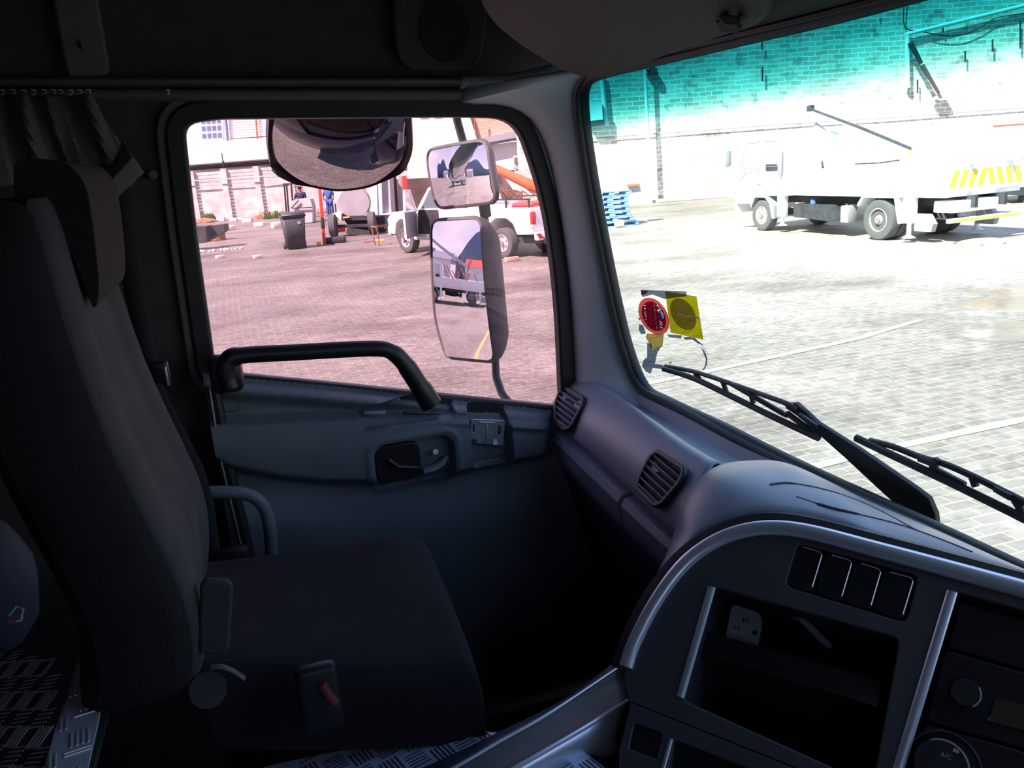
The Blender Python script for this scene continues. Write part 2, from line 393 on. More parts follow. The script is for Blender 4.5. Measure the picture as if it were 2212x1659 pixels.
def dust_glare(m, cx, cy, r, k):
    # pale dust and far glare, both put into the paving colour around the truck
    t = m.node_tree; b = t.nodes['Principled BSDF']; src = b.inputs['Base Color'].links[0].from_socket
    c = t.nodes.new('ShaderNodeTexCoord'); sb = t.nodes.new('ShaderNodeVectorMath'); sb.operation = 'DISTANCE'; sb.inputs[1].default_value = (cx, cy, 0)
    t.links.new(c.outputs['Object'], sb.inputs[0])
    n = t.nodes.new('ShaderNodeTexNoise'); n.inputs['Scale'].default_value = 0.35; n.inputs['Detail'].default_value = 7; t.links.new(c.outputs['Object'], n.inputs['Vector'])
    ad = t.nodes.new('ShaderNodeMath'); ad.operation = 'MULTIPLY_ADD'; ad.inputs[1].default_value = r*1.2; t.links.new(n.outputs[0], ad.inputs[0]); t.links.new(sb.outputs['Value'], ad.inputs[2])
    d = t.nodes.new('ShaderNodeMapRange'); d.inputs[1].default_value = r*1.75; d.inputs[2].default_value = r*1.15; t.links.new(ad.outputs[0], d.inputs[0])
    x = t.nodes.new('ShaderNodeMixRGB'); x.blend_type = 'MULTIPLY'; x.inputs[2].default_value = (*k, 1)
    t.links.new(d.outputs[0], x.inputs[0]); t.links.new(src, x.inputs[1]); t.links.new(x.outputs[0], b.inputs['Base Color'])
dust_glare(M['paving'], 17.5, 15.5, 11.0, (1.75, 1.72, 1.68))
puddle(M['paving'], 10.6, 7.2, 4.5)
M['stonewall'] = brickmat('stone_brick', (0.42, 0.37, 0.30), (0.62, 0.56, 0.46), (0.80, 0.78, 0.72), 1.0, 0.55, 0.2, 0.022, wob=0.12,
    patch=[((1.3, 1.3, 1.3), 0.5, 0.45, 0.65, (1, 1, 1)), ((0.55, 0.55, 0.58), 1.6, 0.55, 0.66, (1, 1, 1))], axes='xz', bump=0.2)
M['redwall'] = brickmat('orange_brick', (0.55, 0.25, 0.17), (0.6, 0.3, 0.2), (0.62, 0.5, 0.44), 1.0, 0.24, 0.085, 0.012, axes='xz', bump=0.1)
M['facebrick'] = brickmat('pale_pink_brick', (0.62, 0.5, 0.46), (0.5, 0.38, 0.35), (0.7, 0.66, 0.62), 1.0, 0.5, 0.16, 0.02, axes='xz', bump=0.1)

# ================================================================== THE CAB
YW = 1.75
FS = Fr((0, YW, 2.0), (0, -1, 0))
def fs(pts, fr=FS): return [fr.uv(*p) for p in pts]
win_px = [(391, 262), (470, 250), (1000, 246), (1118, 250), (1180, 430), (1208, 640), (1218, 884), (1000, 863), (760, 838), (520, 815), (462, 812), (415, 480)]
win_in = rpoly(fs(win_px), [0.055, 0.03, 0.1, 0.11, 0.2, 0.2, 0.02, 0.2, 0.2, 0.2, 0.02, 0.4], 7)
seal_out = offp(win_in, 0.026)
# side wall of the cab, with the window cut out of it
wall = plate('wall_left', FS, [(-1.1, -1.1), (0.90, -1.1), (0.90, -0.18), (0.74, -0.16), (0.74, 0.8), (-1.1, 0.8)], [offp(win_in, 0.022)], 0.03, M['head'], None, c=-0.03)
tag(wall, kind='structure')
w1 = thing('window_1', None, None, kind='structure')
plate('window_seal', FS, seal_out, [win_in], 0.032, M['black'], w1, bev=0.006, c=-0.012)
plate('frame_lip', FS, offp(win_in, 0.043), [offp(win_in, 0.031)], 0.012, M['headtrim'], w1, bev=0.004, c=-0.008)
gm, _, _ = glass('side_glass', (0.88, 0.72, 0.755), 0.03)
plate('pane', FS, offp(win_in, 0.012), [], 0.004, gm, w1, c=-0.03)
# rails above the window
def rail(name, y0, y1, mt, bulge, x0=-120, x1=992, sk=0):
    A = [on(x, y0, 1, YW-0.005) for x in np.linspace(x0, x1, 12)]; B = [on(x, y1, 1, YW-0.005) for x in np.linspace(x0, x1, 12)]
    rows = []
    for t in np.linspace(0, 1, 7):
        k = math.sin(PI*min(1, max(0, t)))**0.5*bulge
        rows.append([a*(1-t)+b*t+np.array([0, -k, 0]) for a, b in zip(A, B)])
    rows.insert(0, [a+np.array([0, 0.03, 0]) for a in A]); rows.append([b+np.array([0, 0.03, 0]) for b in B])
    o = MB().grid(rows).build(name, mt); tag(o, kind='structure'); return o
rail('trim_1', 166, 189, M['rail'], 0.028); rail('trim_2', 190, 219, M['rail'], 0.02)

# A pillar and its upward sweep into the roof
def loft(cols, n):
    C = [resamp(c, n) for c in cols]; return [[C[j][i] for j in range(len(C))] for i in range(n)]
WSN = (1, 0.035, 0.167); WSD = 0.82+0.035*1.58+0.167*1.84
WSO = np.array([WSD-0.167*2.1-0.035*1.2, 1.2, 2.1])
FWS = Fr(WSO, (-1, -0.035, -0.167))
def ws(px, py, c=0.0): return onp(px, py, WSO+FWS.n*c, FWS.n)
Lp = smoothline([on(x, y, 1, YW-0.004) for x, y in [(992, 193), (992, 208), (996, 222), (1060, 222), (1112, 232), (1152, 262), (1184, 330), (1210, 450), (1232, 620), (1243, 800), (1243, 900)]], 5)
Rp = smoothline([ws(x, y, 0.012) for x, y in [(1290, 146), (1262, 165), (1248, 205), (1256, 290), (1276, 420), (1308, 590), (1343, 755), (1385, 850), (1440, 900)]], 5)
n = 34; Lr = resamp(Lp, n); Rr = resamp(Rp, n)
cols = []
for t in np.linspace(0, 1, 9):
    c = []
    for i in range(n):
        b = math.sin(PI*t)*0.016
        c.append(Lr[i]*(1-t)+Rr[i]*t+np.array([-b*0.6, -b*0.8, 0]))
    cols.append(c)
rows = [[cols[j][i] for j in range(9)] for i in range(n)]
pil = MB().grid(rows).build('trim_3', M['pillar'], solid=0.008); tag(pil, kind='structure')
# upper sweep of the pillar trim, between the rails and the headlining
A = resamp(smoothline([on(992, 166, 1, YW-0.012), on(1060, 165, 1, YW-0.02), on(1120, 158, 1, YW-0.035), on(1180, 144, 1, YW-0.06), ws(1240, 122, 0.05), ws(1310, 100, 0.05)], 5), 20)
B = resamp(smoothline([on(992, 193, 1, YW-0.012), on(1060, 190, 1, YW-0.02), on(1120, 184, 1, YW-0.035), on(1180, 172, 1, YW-0.06), ws(1240, 160, 0.035), ws(1310, 142, 0.03)], 5), 20)
rows = []
for t in np.linspace(0, 1, 7):
    k = math.sin(PI*t)*0.012
    rows.append([a*(1-t)+b*t+np.array([0, -k, 0]) for a, b in zip(A, B)])
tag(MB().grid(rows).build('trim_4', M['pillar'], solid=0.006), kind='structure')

# windscreen: seal, glass with its green sun band
w2 = thing('window_2', None, None, kind='structure')
edge = [(2700, -235), (1955, -10), (1600, 82), (1400, 132), (1300, 158), (1266, 178), (1258, 225), (1270, 330), (1296, 480), (1328, 640), (1358, 760), (1392, 838), (1440, 868), (1560, 925), (1700, 997), (1850, 1068), (2000, 1137), (2200, 1232), (2700, 1470)]
ep = [ws(x, y, 0.004) for x, y in smoothline(edge, 6)]
MB().tube(ep, 0.0145, 10, flat=0.8).build('rubber_seal', M['black'], w2)
ep2 = [ws(x, y, 0.016) for x, y in smoothline([(x+(-10 if 2 < i < 12 else 0), y-(10 if i < 5 else 0)+(8 if i > 12 else 0)) for i, (x, y) in enumerate(edge)], 6)]
MB().tube(ep2, 0.009, 8, flat=0.7).build('seal_lip', M['black'], w2)
gm2, t2, tr2 = glass('windscreen_glass', (0.93, 0.97, 0.94), 0.012)
tcn = t2.nodes.new('ShaderNodeTexCoord'); sx = t2.nodes.new('ShaderNodeSeparateXYZ'); t2.links.new(tcn.outputs['Object'], sx.inputs[0])
sm = t2.nodes.new('ShaderNodeMath'); sm.operation = 'MULTIPLY_ADD'; sm.inputs[1].default_value = 0.018; t2.links.new(sx.outputs['Y'], sm.inputs[0]); t2.links.new(sx.outputs['Z'], sm.inputs[2])
crp = t2.nodes.new('ShaderNodeValToRGB'); mr = t2.nodes.new('ShaderNodeMapRange'); mr.inputs[1].default_value = 2.40; mr.inputs[2].default_value = 2.515
t2.links.new(sm.outputs[0], mr.inputs[0]); t2.links.new(mr.outputs[0], crp.inputs[0])
el = crp.color_ramp.elements; el[0].position = 0.0; el[0].color = (0.93, 0.97, 0.94, 1); el[1].position = 1.0; el[1].color = (0.055, 0.29, 0.32, 1)
for pp, cc in ((0.2, (0.62, 0.88, 0.86)), (0.42, (0.21, 0.59, 0.59)), (0.7, (0.085, 0.41, 0.43))):
    e = el.new(pp); e.color = (*cc, 1)
t2.links.new(crp.outputs[0], tr2.inputs[0])
gpoly = [FWS.uv(x, y) for x, y in [(2700, -235), (1955, -10), (1600, 82), (1400, 132), (1266, 172), (1258, 225), (1296, 480), (1358, 760), (1395, 842), (1560, 925), (1850, 1068), (2200, 1232), (2700, 1470)]]
plate('pane', FWS, gpoly, [], 0.005, gm2, w2, c=-0.008)

# headlining: upper side wall, header above the windscreen, ceiling, back wall, far side
tag(MB().box((-0.1, 0.6, 2.83), (2.1, 2.5, 0.04)).build('ceiling', M['head']), kind='structure')
hp = [ws(x, y, 0.022) for x, y in [(1268, 148), (1400, 108), (1600, 58), (1955, -35), (2700, -260)]]
A = resamp(hp, 14)
rows = [A, [a+np.array([-0.05, -0.03, 0.006]) for a in A], [a+np.array([-0.13, -0.12, 0.03]) for a in A], [a+np.array([-0.26, -0.26, 0.09]) for a in A], [a+np.array([-0.36, -0.36, 0.2]) for a in A], [a+np.array([-0.38, -0.38, 0.36]) for a in A]]
tag(MB().grid(rows).build('trim_5', M['head'], solid=0.01), kind='structure')
tag(MB().box((0.78, 0.6, 2.70), (0.04, 2.4, 0.36)).build('wall_front', M['head']), kind='structure')
tag(MB().box((-1.1, 0.6, 1.85), (0.04, 2.5, 2.0)).build('wall_back', M['head']), kind='structure')
# driver's side wall with its own open window (light comes through it; behind the camera)
FR = Fr((0, -0.6, 2.0), (0, 1, 0))
tag(plate('wall_right', FR, [(-1.1, -1.1), (1.1, -1.1), (1.1, 0.85), (-1.1, 0.85)], [rpoly([(-0.25, 0.02), (-0.25, 0.4), (0.35, 0.4), (0.35, 0.02)], 0.05)], 0.04, M['head']), kind='structure')

# roof speaker
sp = thing('roof_speaker', 'square rounded speaker with round mesh grille set in headlining above the passenger window', 'speaker', on(945, 80, 1, YW))
so_ = rpoly(fs([(848, -14), (1032, -10), (1042, 20), (1030, 130), (1000, 148), (880, 146), (858, 120)]), 0.03, 5)
plate('frame', FS, so_, [], 0.016, M['head'], sp, bev=0.006, c=0.012)
ci = [(FS.uv(955, 70)[0]+0.052*math.cos(a), FS.uv(955, 70)[1]+0.06*math.sin(a)) for a in np.linspace(0, 2*PI, 40, endpoint=False)]
plate('cone_opening', FS, ci, [], 0.004, M['void'], sp, c=0.0205)
gb = MB(); cx, cy = FS.uv(955, 70)
for i in range(-13, 14):
    for (dx, L) in ((0, 1),):
        yy = i*0.0044; hw = 0.052*math.sqrt(max(0, 1-(yy/0.06)**2))
        if hw > 0.004: gb.bar(FS.pt(cx-hw, cy+yy, 0.0235), FS.pt(cx+hw, cy+yy, 0.0235), 0.0022, 0.0012)
for i in range(-10, 11):
    xx = i*0.005; hh = 0.06*math.sqrt(max(0, 1-(xx/0.052)**2))
    gb.bar(FS.pt(cx+xx, cy-hh, 0.0235), FS.pt(cx+xx, cy+hh, 0.0235), 0.0022, 0.0012)
gb.build('grille', M['head'], sp, smooth=False)
# strap cover on the headlining
st = thing('strap_cover', 'long grey plastic cover strip with hook slot on the headlining at upper left', 'cover', on(180, 80, 1, YW))
plate('cover', FS, rpoly(fs([(118, -30), (200, -34), (233, 158), (158, 165), (150, 140)]), [0.01, 0.01, 0.014, 0.014, 0.03]), [], 0.018, M['headtrim'], st, bev=0.006, c=0.01)
MB().tube([FS.pt(*FS.uv(x, y), c) for x, y, c in [(178, 92, 0.018), (180, 95, 0.028), (183, 104, 0.028), (186, 112, 0.018)]], 0.0025, 8).build('hook', M['headtrim'], st)
MB().tube([FS.pt(*FS.uv(x, y), 0.0195) for x, y in [(174, 94), (176, 106)]], 0.0025, 8).build('slot', M['void'], st)
# small round button on the wall
tag(MB().lathe([(0.0, 0.004), (0.006, 0.004), (0.009, 0.0), (0.009, -0.012)][::-1], FS.off(0.004).M() @ Matrix.Translation((*FS.uv(329, 377), 0.0))).build('trim_stud', M['headtrim']), 'small round grey trim stud on the wall right of the curtain', 'stud')

# sun visor
vis = thing('sun_visor', 'wide padded brown grey sun visor folded up above the windscreen', 'visor', onp(1300, 60, (0.6, 1.3, 2.52), (0.35, 0, 1)))
FV = Fr(onp(1300, 60, (0.68, 1.4, 2.5), (0.35, 0, 1)), (-0.33, 0, -0.94), (0, -1, 0))
vp = [FV.uv(x, y) for x, y in [(1640, -40), (1655, 0), (1640, 22), (1600, 42), (1560, 52), (1450, 92), (1345, 136), (1300, 150), (1262, 150), (1215, 132), (1130, 78), (1085, 40), (1060, 5), (1040, -60), (1300, -200), (1500, -200)]]
plate('visor_pad', FV, rpoly(vp, 0.02, 4), [], 0.028, M['visor'], vis, bev=0.011, c=0.0, res=4)
MB().tube([onp(x, y, FV.o+FV.n*c, FV.n) for x, y, c in [(1560, 35, 0.012), (1572, 43, 0.026), (1592, 45, 0.026), (1604, 38, 0.014)]], 0.006, 8).build('clip', M['visor'], vis)
plate('clip_pocket', FV, rpoly([FV.uv(*p) for p in [(1552, 20), (1580, 16), (1612, 34), (1596, 46), (1566, 40)]], 0.008), [], 0.004, M['void'], vis, c=0.0145)
# second visor edge / ball at roof centre: hinge clip at windscreen corner
MB().box(ws(1322, 141, 0.03), (0.03, 0.05, 0.008), bev=0.002).build('hinge', M['visor'], vis)

# ------------------------------------------------------------------ door lining
door = thing('door_1', None, None, kind='structure')
def curve_xz(pts):
    q = sorted([tuple(on(x, y, 1, 1.72)[[0, 2]]) for x, y in pts]); return np.array([a for a, _ in q]), np.array([b for _, b in q])
ZS = curve_xz([(430, 812), (520, 826), (700, 841), (950, 868), (1190, 893), (1330, 905)])
Z1 = curve_xz([(430, 912), (541, 909), (776, 899), (985, 906), (1100, 912), (1190, 918), (1330, 925)])
Z2 = curve_xz([(430, 985), (500, 1022), (600, 1042), (700, 1052), (830, 1054), (950, 1040), (1050, 1018), (1190, 992), (1330, 965)])
def ip(c, x): return float(np.interp(x, c[0], c[1]))
def sst(a, b, x):
    t = min(1, max(0, (x-a)/(b-a))); return t*t*(3-2*t)
def rsd(p, c, h, r):  # rounded box distance
    qx = abs(p[0]-c[0])-h[0]+r; qy = abs(p[1]-c[1])-h[1]+r
    return math.hypot(max(qx, 0), max(qy, 0))+min(max(qx, qy), 0)-r
def boxpx(x0, y0, x1, y1):
    a = on(x0, y0, 1, 1.70)[[0, 2]]; b = on(x1, y1, 1, 1.70)[[0, 2]]; return ((a+b)/2, (abs(b-a))/2)
slot = boxpx(778, 884, 985, 899); rec = boxpx(806, 966, 984, 1030); pock = boxpx(1014, 884, 1106, 1000)
def doorY(x, z):
    zs, z1, z2 = ip(ZS, x), ip(Z1, x), ip(Z2, x)
    y = 1.742
    y -= 0.030*sst(zs, zs-0.018, z) if z < zs else 0
    if z < zs-0.018: y += 0.022*sst(zs-0.018, zs-0.05, z)
    y -= 0.034*sst(z1+0.014, z1-0.006, z)
    y -= 0.008*math.sin(PI*min(1, max(0, (z1-z)/(z1-z2+1e-6))))
    y += 0.040*sst(z2+0.03, z2-0.006, z)
    y -= 0.02*sst(z2-0.01, z2-0.12, z)
    f = sst(0.60, 0.66, x); y = y*(1-f)+1.735*f
    for (c, h), r, dpt in ((slot, 0.008, 0.022), (rec, 0.03, 0.030), (pock, 0.016, 0.034)):
        d = rsd((x, z), c, h, r); y += dpt*sst(0.003, -0.004, d)
    d = rsd((x, z), rec[0], rec[1]+0.012, 0.03); y -= 0.004*(1-sst(0, 0.012, abs(d)))
    return y
xs = np.arange(-0.093, 0.78, 0.0038); zs_ = list(np.arange(1.985, 1.63, -0.0038))+list(np.linspace(1.62, 1.05, 20))
rows = []
for z in zs_:
    rows.append([(x, doorY(x, z), z) for x in xs])
bmr = MB(); V = {}
for i, z in enumerate(zs_):
    for j, x in enumerate(xs):
        if z <= ip(ZS, x)+0.006:
            V[i, j] = bmr.bm.verts.new(rows[i][j])
for i in range(len(zs_)-1):
    for j in range(len(xs)-1):
        k = [(i, j), (i, j+1), (i+1, j+1), (i+1, j)]
        if all(q in V for q in k): bmr.bm.faces.new([V[q] for q in k])
        elif sum(q in V for q in k) == 3: bmr.bm.faces.new([V[q] for q in k if q in V])
bmr.build('door_lining', M['door'], door)
def sp3(pts, Y): return [on(x, y, 1, Y) for x, y in pts]
g = MB().tube(smoothline(sp3([(497, 838), (487, 808), (492, 782), (520, 768), (640, 761), (800, 753), (845, 760), (874, 786), (905, 832), (932, 874)], 1.655), 5),
    [0.019]*5+[0.020]*5+[0.019]*5+[0.0165]*16+[0.018]*5+[0.020]*5+[0.023]*5, 14)
g.build('grab_handle', M['blackp'], door)
MB().box(on(489, 806, 1, 1.67), (0.062, 0.05, 0.075), bev=0.014).build('handle_foot', M['blackp'], door)
# inner opener, lever and its metal cup
op = MB(); fo = FS.off(0.046); a0, b0 = fo.uv(812, 972); a1, b1 = fo.uv(910, 1027)
opn = plate('opener', FS, rpoly([(a0, b0), (a1, b0), (a1, b1), (a0, b1)], 0.02), [], 0.012, M['blackp'], door, bev=0.004, c=0.036)
MB().tube(sp3([(838, 992), (860, 1008), (905, 1010)], 1.70), 0.005, 8).build('lever', M['blackp'], opn)
part_label(MB().tube(sp3([(915, 1018), (935, 1012), (955, 1000), (966, 985)], 1.705), [0.012, 0.014, 0.013, 0.008], 12, flat=0.5).build('metal_cup', M['steel'], opn), 'bare metal cup')
MB().cyl(on(941, 976, 1, 1.713), on(941, 976, 1, 1.700), 0.006).build('screw', M['steel'], opn)
# exposed window switch bracket
fb = FS.off(0.036); q = lambda x, y: fb.uv(x, y)
br = plate('switch_bracket', FS, rpoly([q(1018, 906), q(1090, 908), q(1086, 962), q(1016, 955)], 0.004), [[q(1020, 916), q(1026, 916), q(1026, 934), q(1020, 934)], [q(1074, 918), q(1082, 918), q(1082, 940), q(1074, 940)]], 0.003, M['steel'], door, bev=0.0008, c=0.036)
part_label(br, 'bare zinc bracket in the open switch pocket')
def fp(x, y, c): return onp(x, y, FS.o+FS.n*c, FS.n)
MB().bar(fp(1034, 913, 0.038), fp(1071, 914, 0.038), 0.005, 0.003, up=(0, 1, 0), bev=0.001).bar(fp(1053, 914, 0.038), fp(1050, 955, 0.038), 0.005, 0.003, up=(0, 1, 0), bev=0.001).build('rib', M['steel'], br)
for (x, y) in ((1025, 953), (1070, 956)):
    MB().cyl(fp(x, y, 0.036), fp(x, y, 0.044), 0.0055).build('screw', M['chassis'] if x < 1050 else M['steel'], br)
MB().bar(fp(1100, 925, 0.03), fp(1102, 945, 0.03), 0.012, 0.01, up=(0, 1, 0), bev=0.003).build('latch_tab', M['steel'], br)
# little square cap, ledge insert
c4 = FS.off(0.03); sq = [c4.uv(*p) for p in [(478, 857), (513, 855), (515, 888), (482, 890)]]
plate('screw_cap', FS, rpoly(offp(sq, 0.001), 0.006), [rpoly(offp(sq, -0.0006), 0.006)], 0.003, M['dash_dark'], door, c=0.0318)
MB().bar(on(785, 891, 1, 1.716), on(833, 890, 1, 1.716), 0.012, 0.008, bev=0.002).build('ledge_insert', M['dash'], door)
MB().bar(on(870, 892, 1, 1.716), on(950, 893, 1, 1.716), 0.012, 0.005, bev=0.002).build('ledge_slot', M['blackp'], door)
MB().tube(smoothline(sp3([(452, 838), (462, 900), (473, 975), (495, 1070), (512, 1140), (527, 1205)], 1.70), 5), 0.0022, 8).build('metal_edge', M['steel'], door)
MB().tube(smoothline(sp3([(462, 838), (474, 900), (486, 975), (508, 1070), (540, 1205)], 1.715), 5), 0.012, 8).build('door_seal', M['black'], door)
MB().box((-0.18, 1.835, 1.25), (1.8, 0.04, 1.0), bev=0.01).build('outer_skin', M['navy'], door)
MB().box((-0.55, 1.835, 2.1), (0.8, 0.04, 0.75), bev=0.01).build('outer_pillar', M['navy'], door)
MB().box((-0.18, 1.835, 2.68), (1.8, 0.04, 0.30), bev=0.01).build('outer_roof_edge', M['navy'], door)

# ------------------------------------------------------------------ dashboard
dash = thing('dashboard', 'dark blue grey moulded dashboard with air vents under the windscreen', 'dashboard', (0.7, 1.2, 1.3))
L1 = resamp(smoothline([on(x, y, 2, 1.74) for x, y in [(1177, 907), (1215, 936), (1300, 1010), (1390, 1102), (1482, 1194)]], 5), 24)
LP = resamp(smoothline([on(x, y, 2, z) for x, y, z in [(1264, 808, 1.852), (1300, 828, 1.853), (1400, 898, 1.855), (1470, 948, 1.855), (1548, 994, 1.857)]], 5), 24)
GB = resamp(smoothline([ws(x, y, 0.01) for x, y in [(1346, 826), (1400, 857), (1500, 903), (1600, 955), (1705, 1003)]], 5), 24)
CT = []
rows = []
def dface(i, t):
    c = (L1[i]+LP[i])/2+np.array([-0.022, 0, 0.026]); return (1-t)**2*L1[i]+2*t*(1-t)*c+t*t*LP[i]
rows.append([p+np.array([0.05, 0, -0.004]) for p in L1])
for t in np.linspace(0, 1, 10): rows.append([dface(i, t) for i in range(24)])
rows.append([LP[i]+(GB[i]-LP[i])*0.18+np.array([0, 0, -0.018*min(1, i/3)]) for i in range(24)])
rows.append([LP[i]+(GB[i]-LP[i])*0.5+np.array([0, 0, -0.031*min(1, i/3)]) for i in range(24)])
rows.append([LP[i]+(GB[i]-LP[i])*0.78+np.array([0, 0, -0.029*min(1, i/3)]) for i in range(24)])
rows.append([LP[i]+(GB[i]-LP[i])*0.88+np.array([0, 0, 0.002]) for i in range(24)])
rows.append([GB[i]+np.array([0, 0, -0.002]) for i in range(24)])
rows.append([GB[i]+np.array([0.02, 0, -0.02]) for i in range(24)])
# rounded end towards the door
for r in rows:
    r0 = r[0]; c0 = np.mean([q[0] for q in rows], axis=0) if False else np.array([0.76, 1.76, 1.77])
    r.insert(0, r0+(c0-r0)*0.10+np.array([0, 0.02, 0])); r.insert(0, r0+(c0-r0)*0.5+np.array([0, 0.035, 0])); 
MB().grid(rows).build('upper_moulding', M['dash'], dash, solid=0.004, sub=1)
# pod over the centre console
S = (smoothline([on(x, y, 2, z) for x, y, z in [(1337, 1428, 1.665), (1387, 1306, 1.70), (1432, 1236, 1.725), (1460, 1165, 1.745), (1474, 1098, 1.79), (1503, 1045, 1.83), (1548, 1006, 1.857), (1622, 994, 1.862), (1705, 1001, 1.852), (1850, 1070, 1.845), (2115, 1188, 1.838), (2500, 1380, 1.83)]], 4))
PN = np.array([-0.645, -0.414, 0.642]); PO = CAM+(np.array([0.7314, 0.9265, 1.80])-CAM)*0.9
FP = Fr(PO, PN)
def pp(x, y, c=0.0): return onp(x, y, FP.o+FP.n*c, FP.n)
R_ = (smoothline([pp(x, y, -0.004) for x, y in [(1340, 1440), (1392, 1310), (1440, 1242), (1478, 1196), (1515, 1166), (1560, 1139), (1605, 1124), (1655, 1117), (1760, 1127), (1900, 1165), (2100, 1220), (2560, 1348)]], 4))
NS = len(S)
S[0] = S[0]; rows = []
for t in np.linspace(0, 1, 9):
    b = math.sin(PI*t)
    rows.append([S[i]*(1-t)+R_[i]*t+np.array([-0.012*b, 0, 0.020*b])*(min(1, i/16) if i < 36 else 0.45) for i in range(NS)])
rows.insert(0, [p+np.array([0.006, 0.004, -0.012]) for p in rows[0]])
rows.append([p+np.array([0.02, 0.01, -0.03]) for p in rows[-1]])
MB().grid(rows).build('centre_pod', M['dash'], dash, solid=0.003, sub=1)
# blister seam lines on the pod top (speaker lid)
from mathutils.bvhtree import BVHTree
bpy.context.view_layer.update()
_po = bpy.data.objects['centre_pod']; _dg = bpy.context.evaluated_depsgraph_get(); _dg.update()
_ev = _po.evaluated_get(_dg); _me = _ev.to_mesh(); _pw = _po.matrix_world if _po.parent is None else Matrix.Translation(_po.parent.location)
_bv = BVHTree.FromPolygons([_pw @ v.co for v in _me.vertices], [tuple(p.vertices) for p in _me.polygons])
def podat(px, py, lift=0.0004):
    d = ray(px, py); h = _bv.ray_cast(Vector(tuple(map(float, CAM))), Vector(tuple(map(float, d))))
    if h[0] is None: return None
    return np.array(h[0])-d*lift
def podpt(i, t): return S[i]*(1-t)+R_[i]*t+np.array([-0.012*math.sin(PI*t), 0, 0.020*math.sin(PI*t)+0.0008])
sl1 = [q for q in (podat(x, y) for x, y in smoothline([(1662, 1047), (1700, 1043), (1760, 1052), (1830, 1072), (1900, 1102), (1980, 1145)], 8)) if q is not None]
MB().tube([p for p in sl1], [0.0012]+[0.0028]*10+[0.0016]*(len(sl1)-11), 6, flat=0.6).build('lid_seam', M['dash_dark'], dash)
sl2 = [q for q in (podat(x, y) for x, y in smoothline([(1720, 1072), (1790, 1095), (1860, 1112), (1940, 1132), (2020, 1160), (2100, 1192)], 8)) if q is not None]
MB().tube([p for p in sl2], [0.0008]*6+[0.003]*10+[0.0015]*(len(sl2)-16), 6, flat=0.5).build('lid_gap', M['void'], dash)
# glovebox row
def glov(name, xa, xb):
    def row(pts, z, dx=0.0, dz=0.0):
        xx = np.array([p[0] for p in pts]); yy = np.array([p[1] for p in pts]); out = []
        for x in np.linspace(xa, xb, 10):
            out.append(on(x, np.interp(x, xx, yy), 2, z)+np.array([dx, 0, dz]))
        return out
    T = row([(1160, 900), (1180, 918), (1345, 1073), (1480, 1194), (1560, 1262)], 1.725)
    Bp = [T[i]+np.array([0.012, 0.0, -0.088]) for i in range(10)]
    rr = [[t+np.array([0.05, 0, 0.0]) for t in T], [t+np.array([0.012, 0, 0.003]) for t in T], T, [T[i]*0.85+Bp[i]*0.15+np.array([-0.010, 0, 0]) for i in range(10)],
          [T[i]*0.45+Bp[i]*0.55+np.array([-0.010, 0, 0]) for i in range(10)], Bp, [b+np.array([0.01, 0, -0.006]) for b in Bp], [b+np.array([0.06, 0, -0.012]) for b in Bp]]
    # close the ends
    for r in rr:
        r.insert(0, r[0]+np.array([0.04, 0.001, 0])); r.append(r[-1]+np.array([0.04, -0.001, 0]))
    MB().grid(rr).build(name, M['dash'], dash)
glov('end_panel', 1164, 1190); glov('glovebox_lid', 1196, 1342); glov('glovebox_lid', 1349, 1520)
# lower dash in the footwell
T = [on(x, y, 2, 1.637) for x, y in [(1172, 985), (1330, 1148), (1395, 1215), (1520, 1330)]]
MB().grid([[t+np.array([0.02, 0, 0.01]) for t in T], [t+np.array([0.04, 0, -0.05]) for t in T], [t+np.array([0.10, 0, -0.3]) for t in T], [t+np.array([0.12, 0, -0.62]) for t in T]]).build('lower_panel', M['dash_dark'], dash, solid=0.01)
tag(MB().box((0.84, 0.6, 1.42), (0.04, 2.4, 0.80)).build('wall_front', M['carpet']), kind='structure')
def vent(poly, i0, nsl, ang=0.0):
    o = dface(i0, 0.52); tdir = LP[i0]-L1[i0]; al = L1[max(0, i0-2)]-L1[i0+2]; nn = np.cross(tdir, al); nn /= np.linalg.norm(nn)
    if nn @ (CAM-o) < 0: nn = -nn
    upv = np.cross(nn, al); upv = upv if upv[2] > 0 else -upv
    fr = Fr(o, nn, upv); P = rpoly([fr.uv(*p) for p in poly], 0.016, 5)
    v = plate('air_vent', fr, P, [offp(P, -0.005)], 0.012, M['blackp'], dash, bev=0.002, c=0.004)
    plate('vent_cavity', fr, offp(P, -0.004), [], 0.002, M['void'], v, c=0.0003)
    a = np.array(P); ymin, ymax = a[:, 1].min(), a[:, 1].max()
    for k in range(nsl):
        y = ymin+(k+0.7)*(ymax-ymin)/(nsl+0.4)
        xsx = []
        for j in range(len(P)):
            p0, p1 = P[j-1], P[j]
            if (p0[1]-y)*(p1[1]-y) < 0: xsx.append(p0[0]+(p1[0]-p0[0])*(y-p0[1])/(p1[1]-p0[1]))
        if len(xsx) >= 2:
            x0, x1 = min(xsx)+0.003, max(xsx)-0.003
            MB().bar(fr.pt(x0, y, 0.005), fr.pt(x1, y, 0.005), 0.0018, 0.010, up=tuple(fr.n+fr.y*0.7), bev=0.0004).build('slat', M['dash'], v)
    return fr, P
vent([(1227, 838), (1268, 862), (1264, 880), (1236, 930), (1222, 934), (1202, 908), (1202, 880), (1212, 850)], 4, 7)
vent([(1428, 975), (1488, 1014), (1480, 1042), (1436, 1094), (1420, 1098), (1380, 1060), (1386, 1036), (1410, 988)], 17, 7)

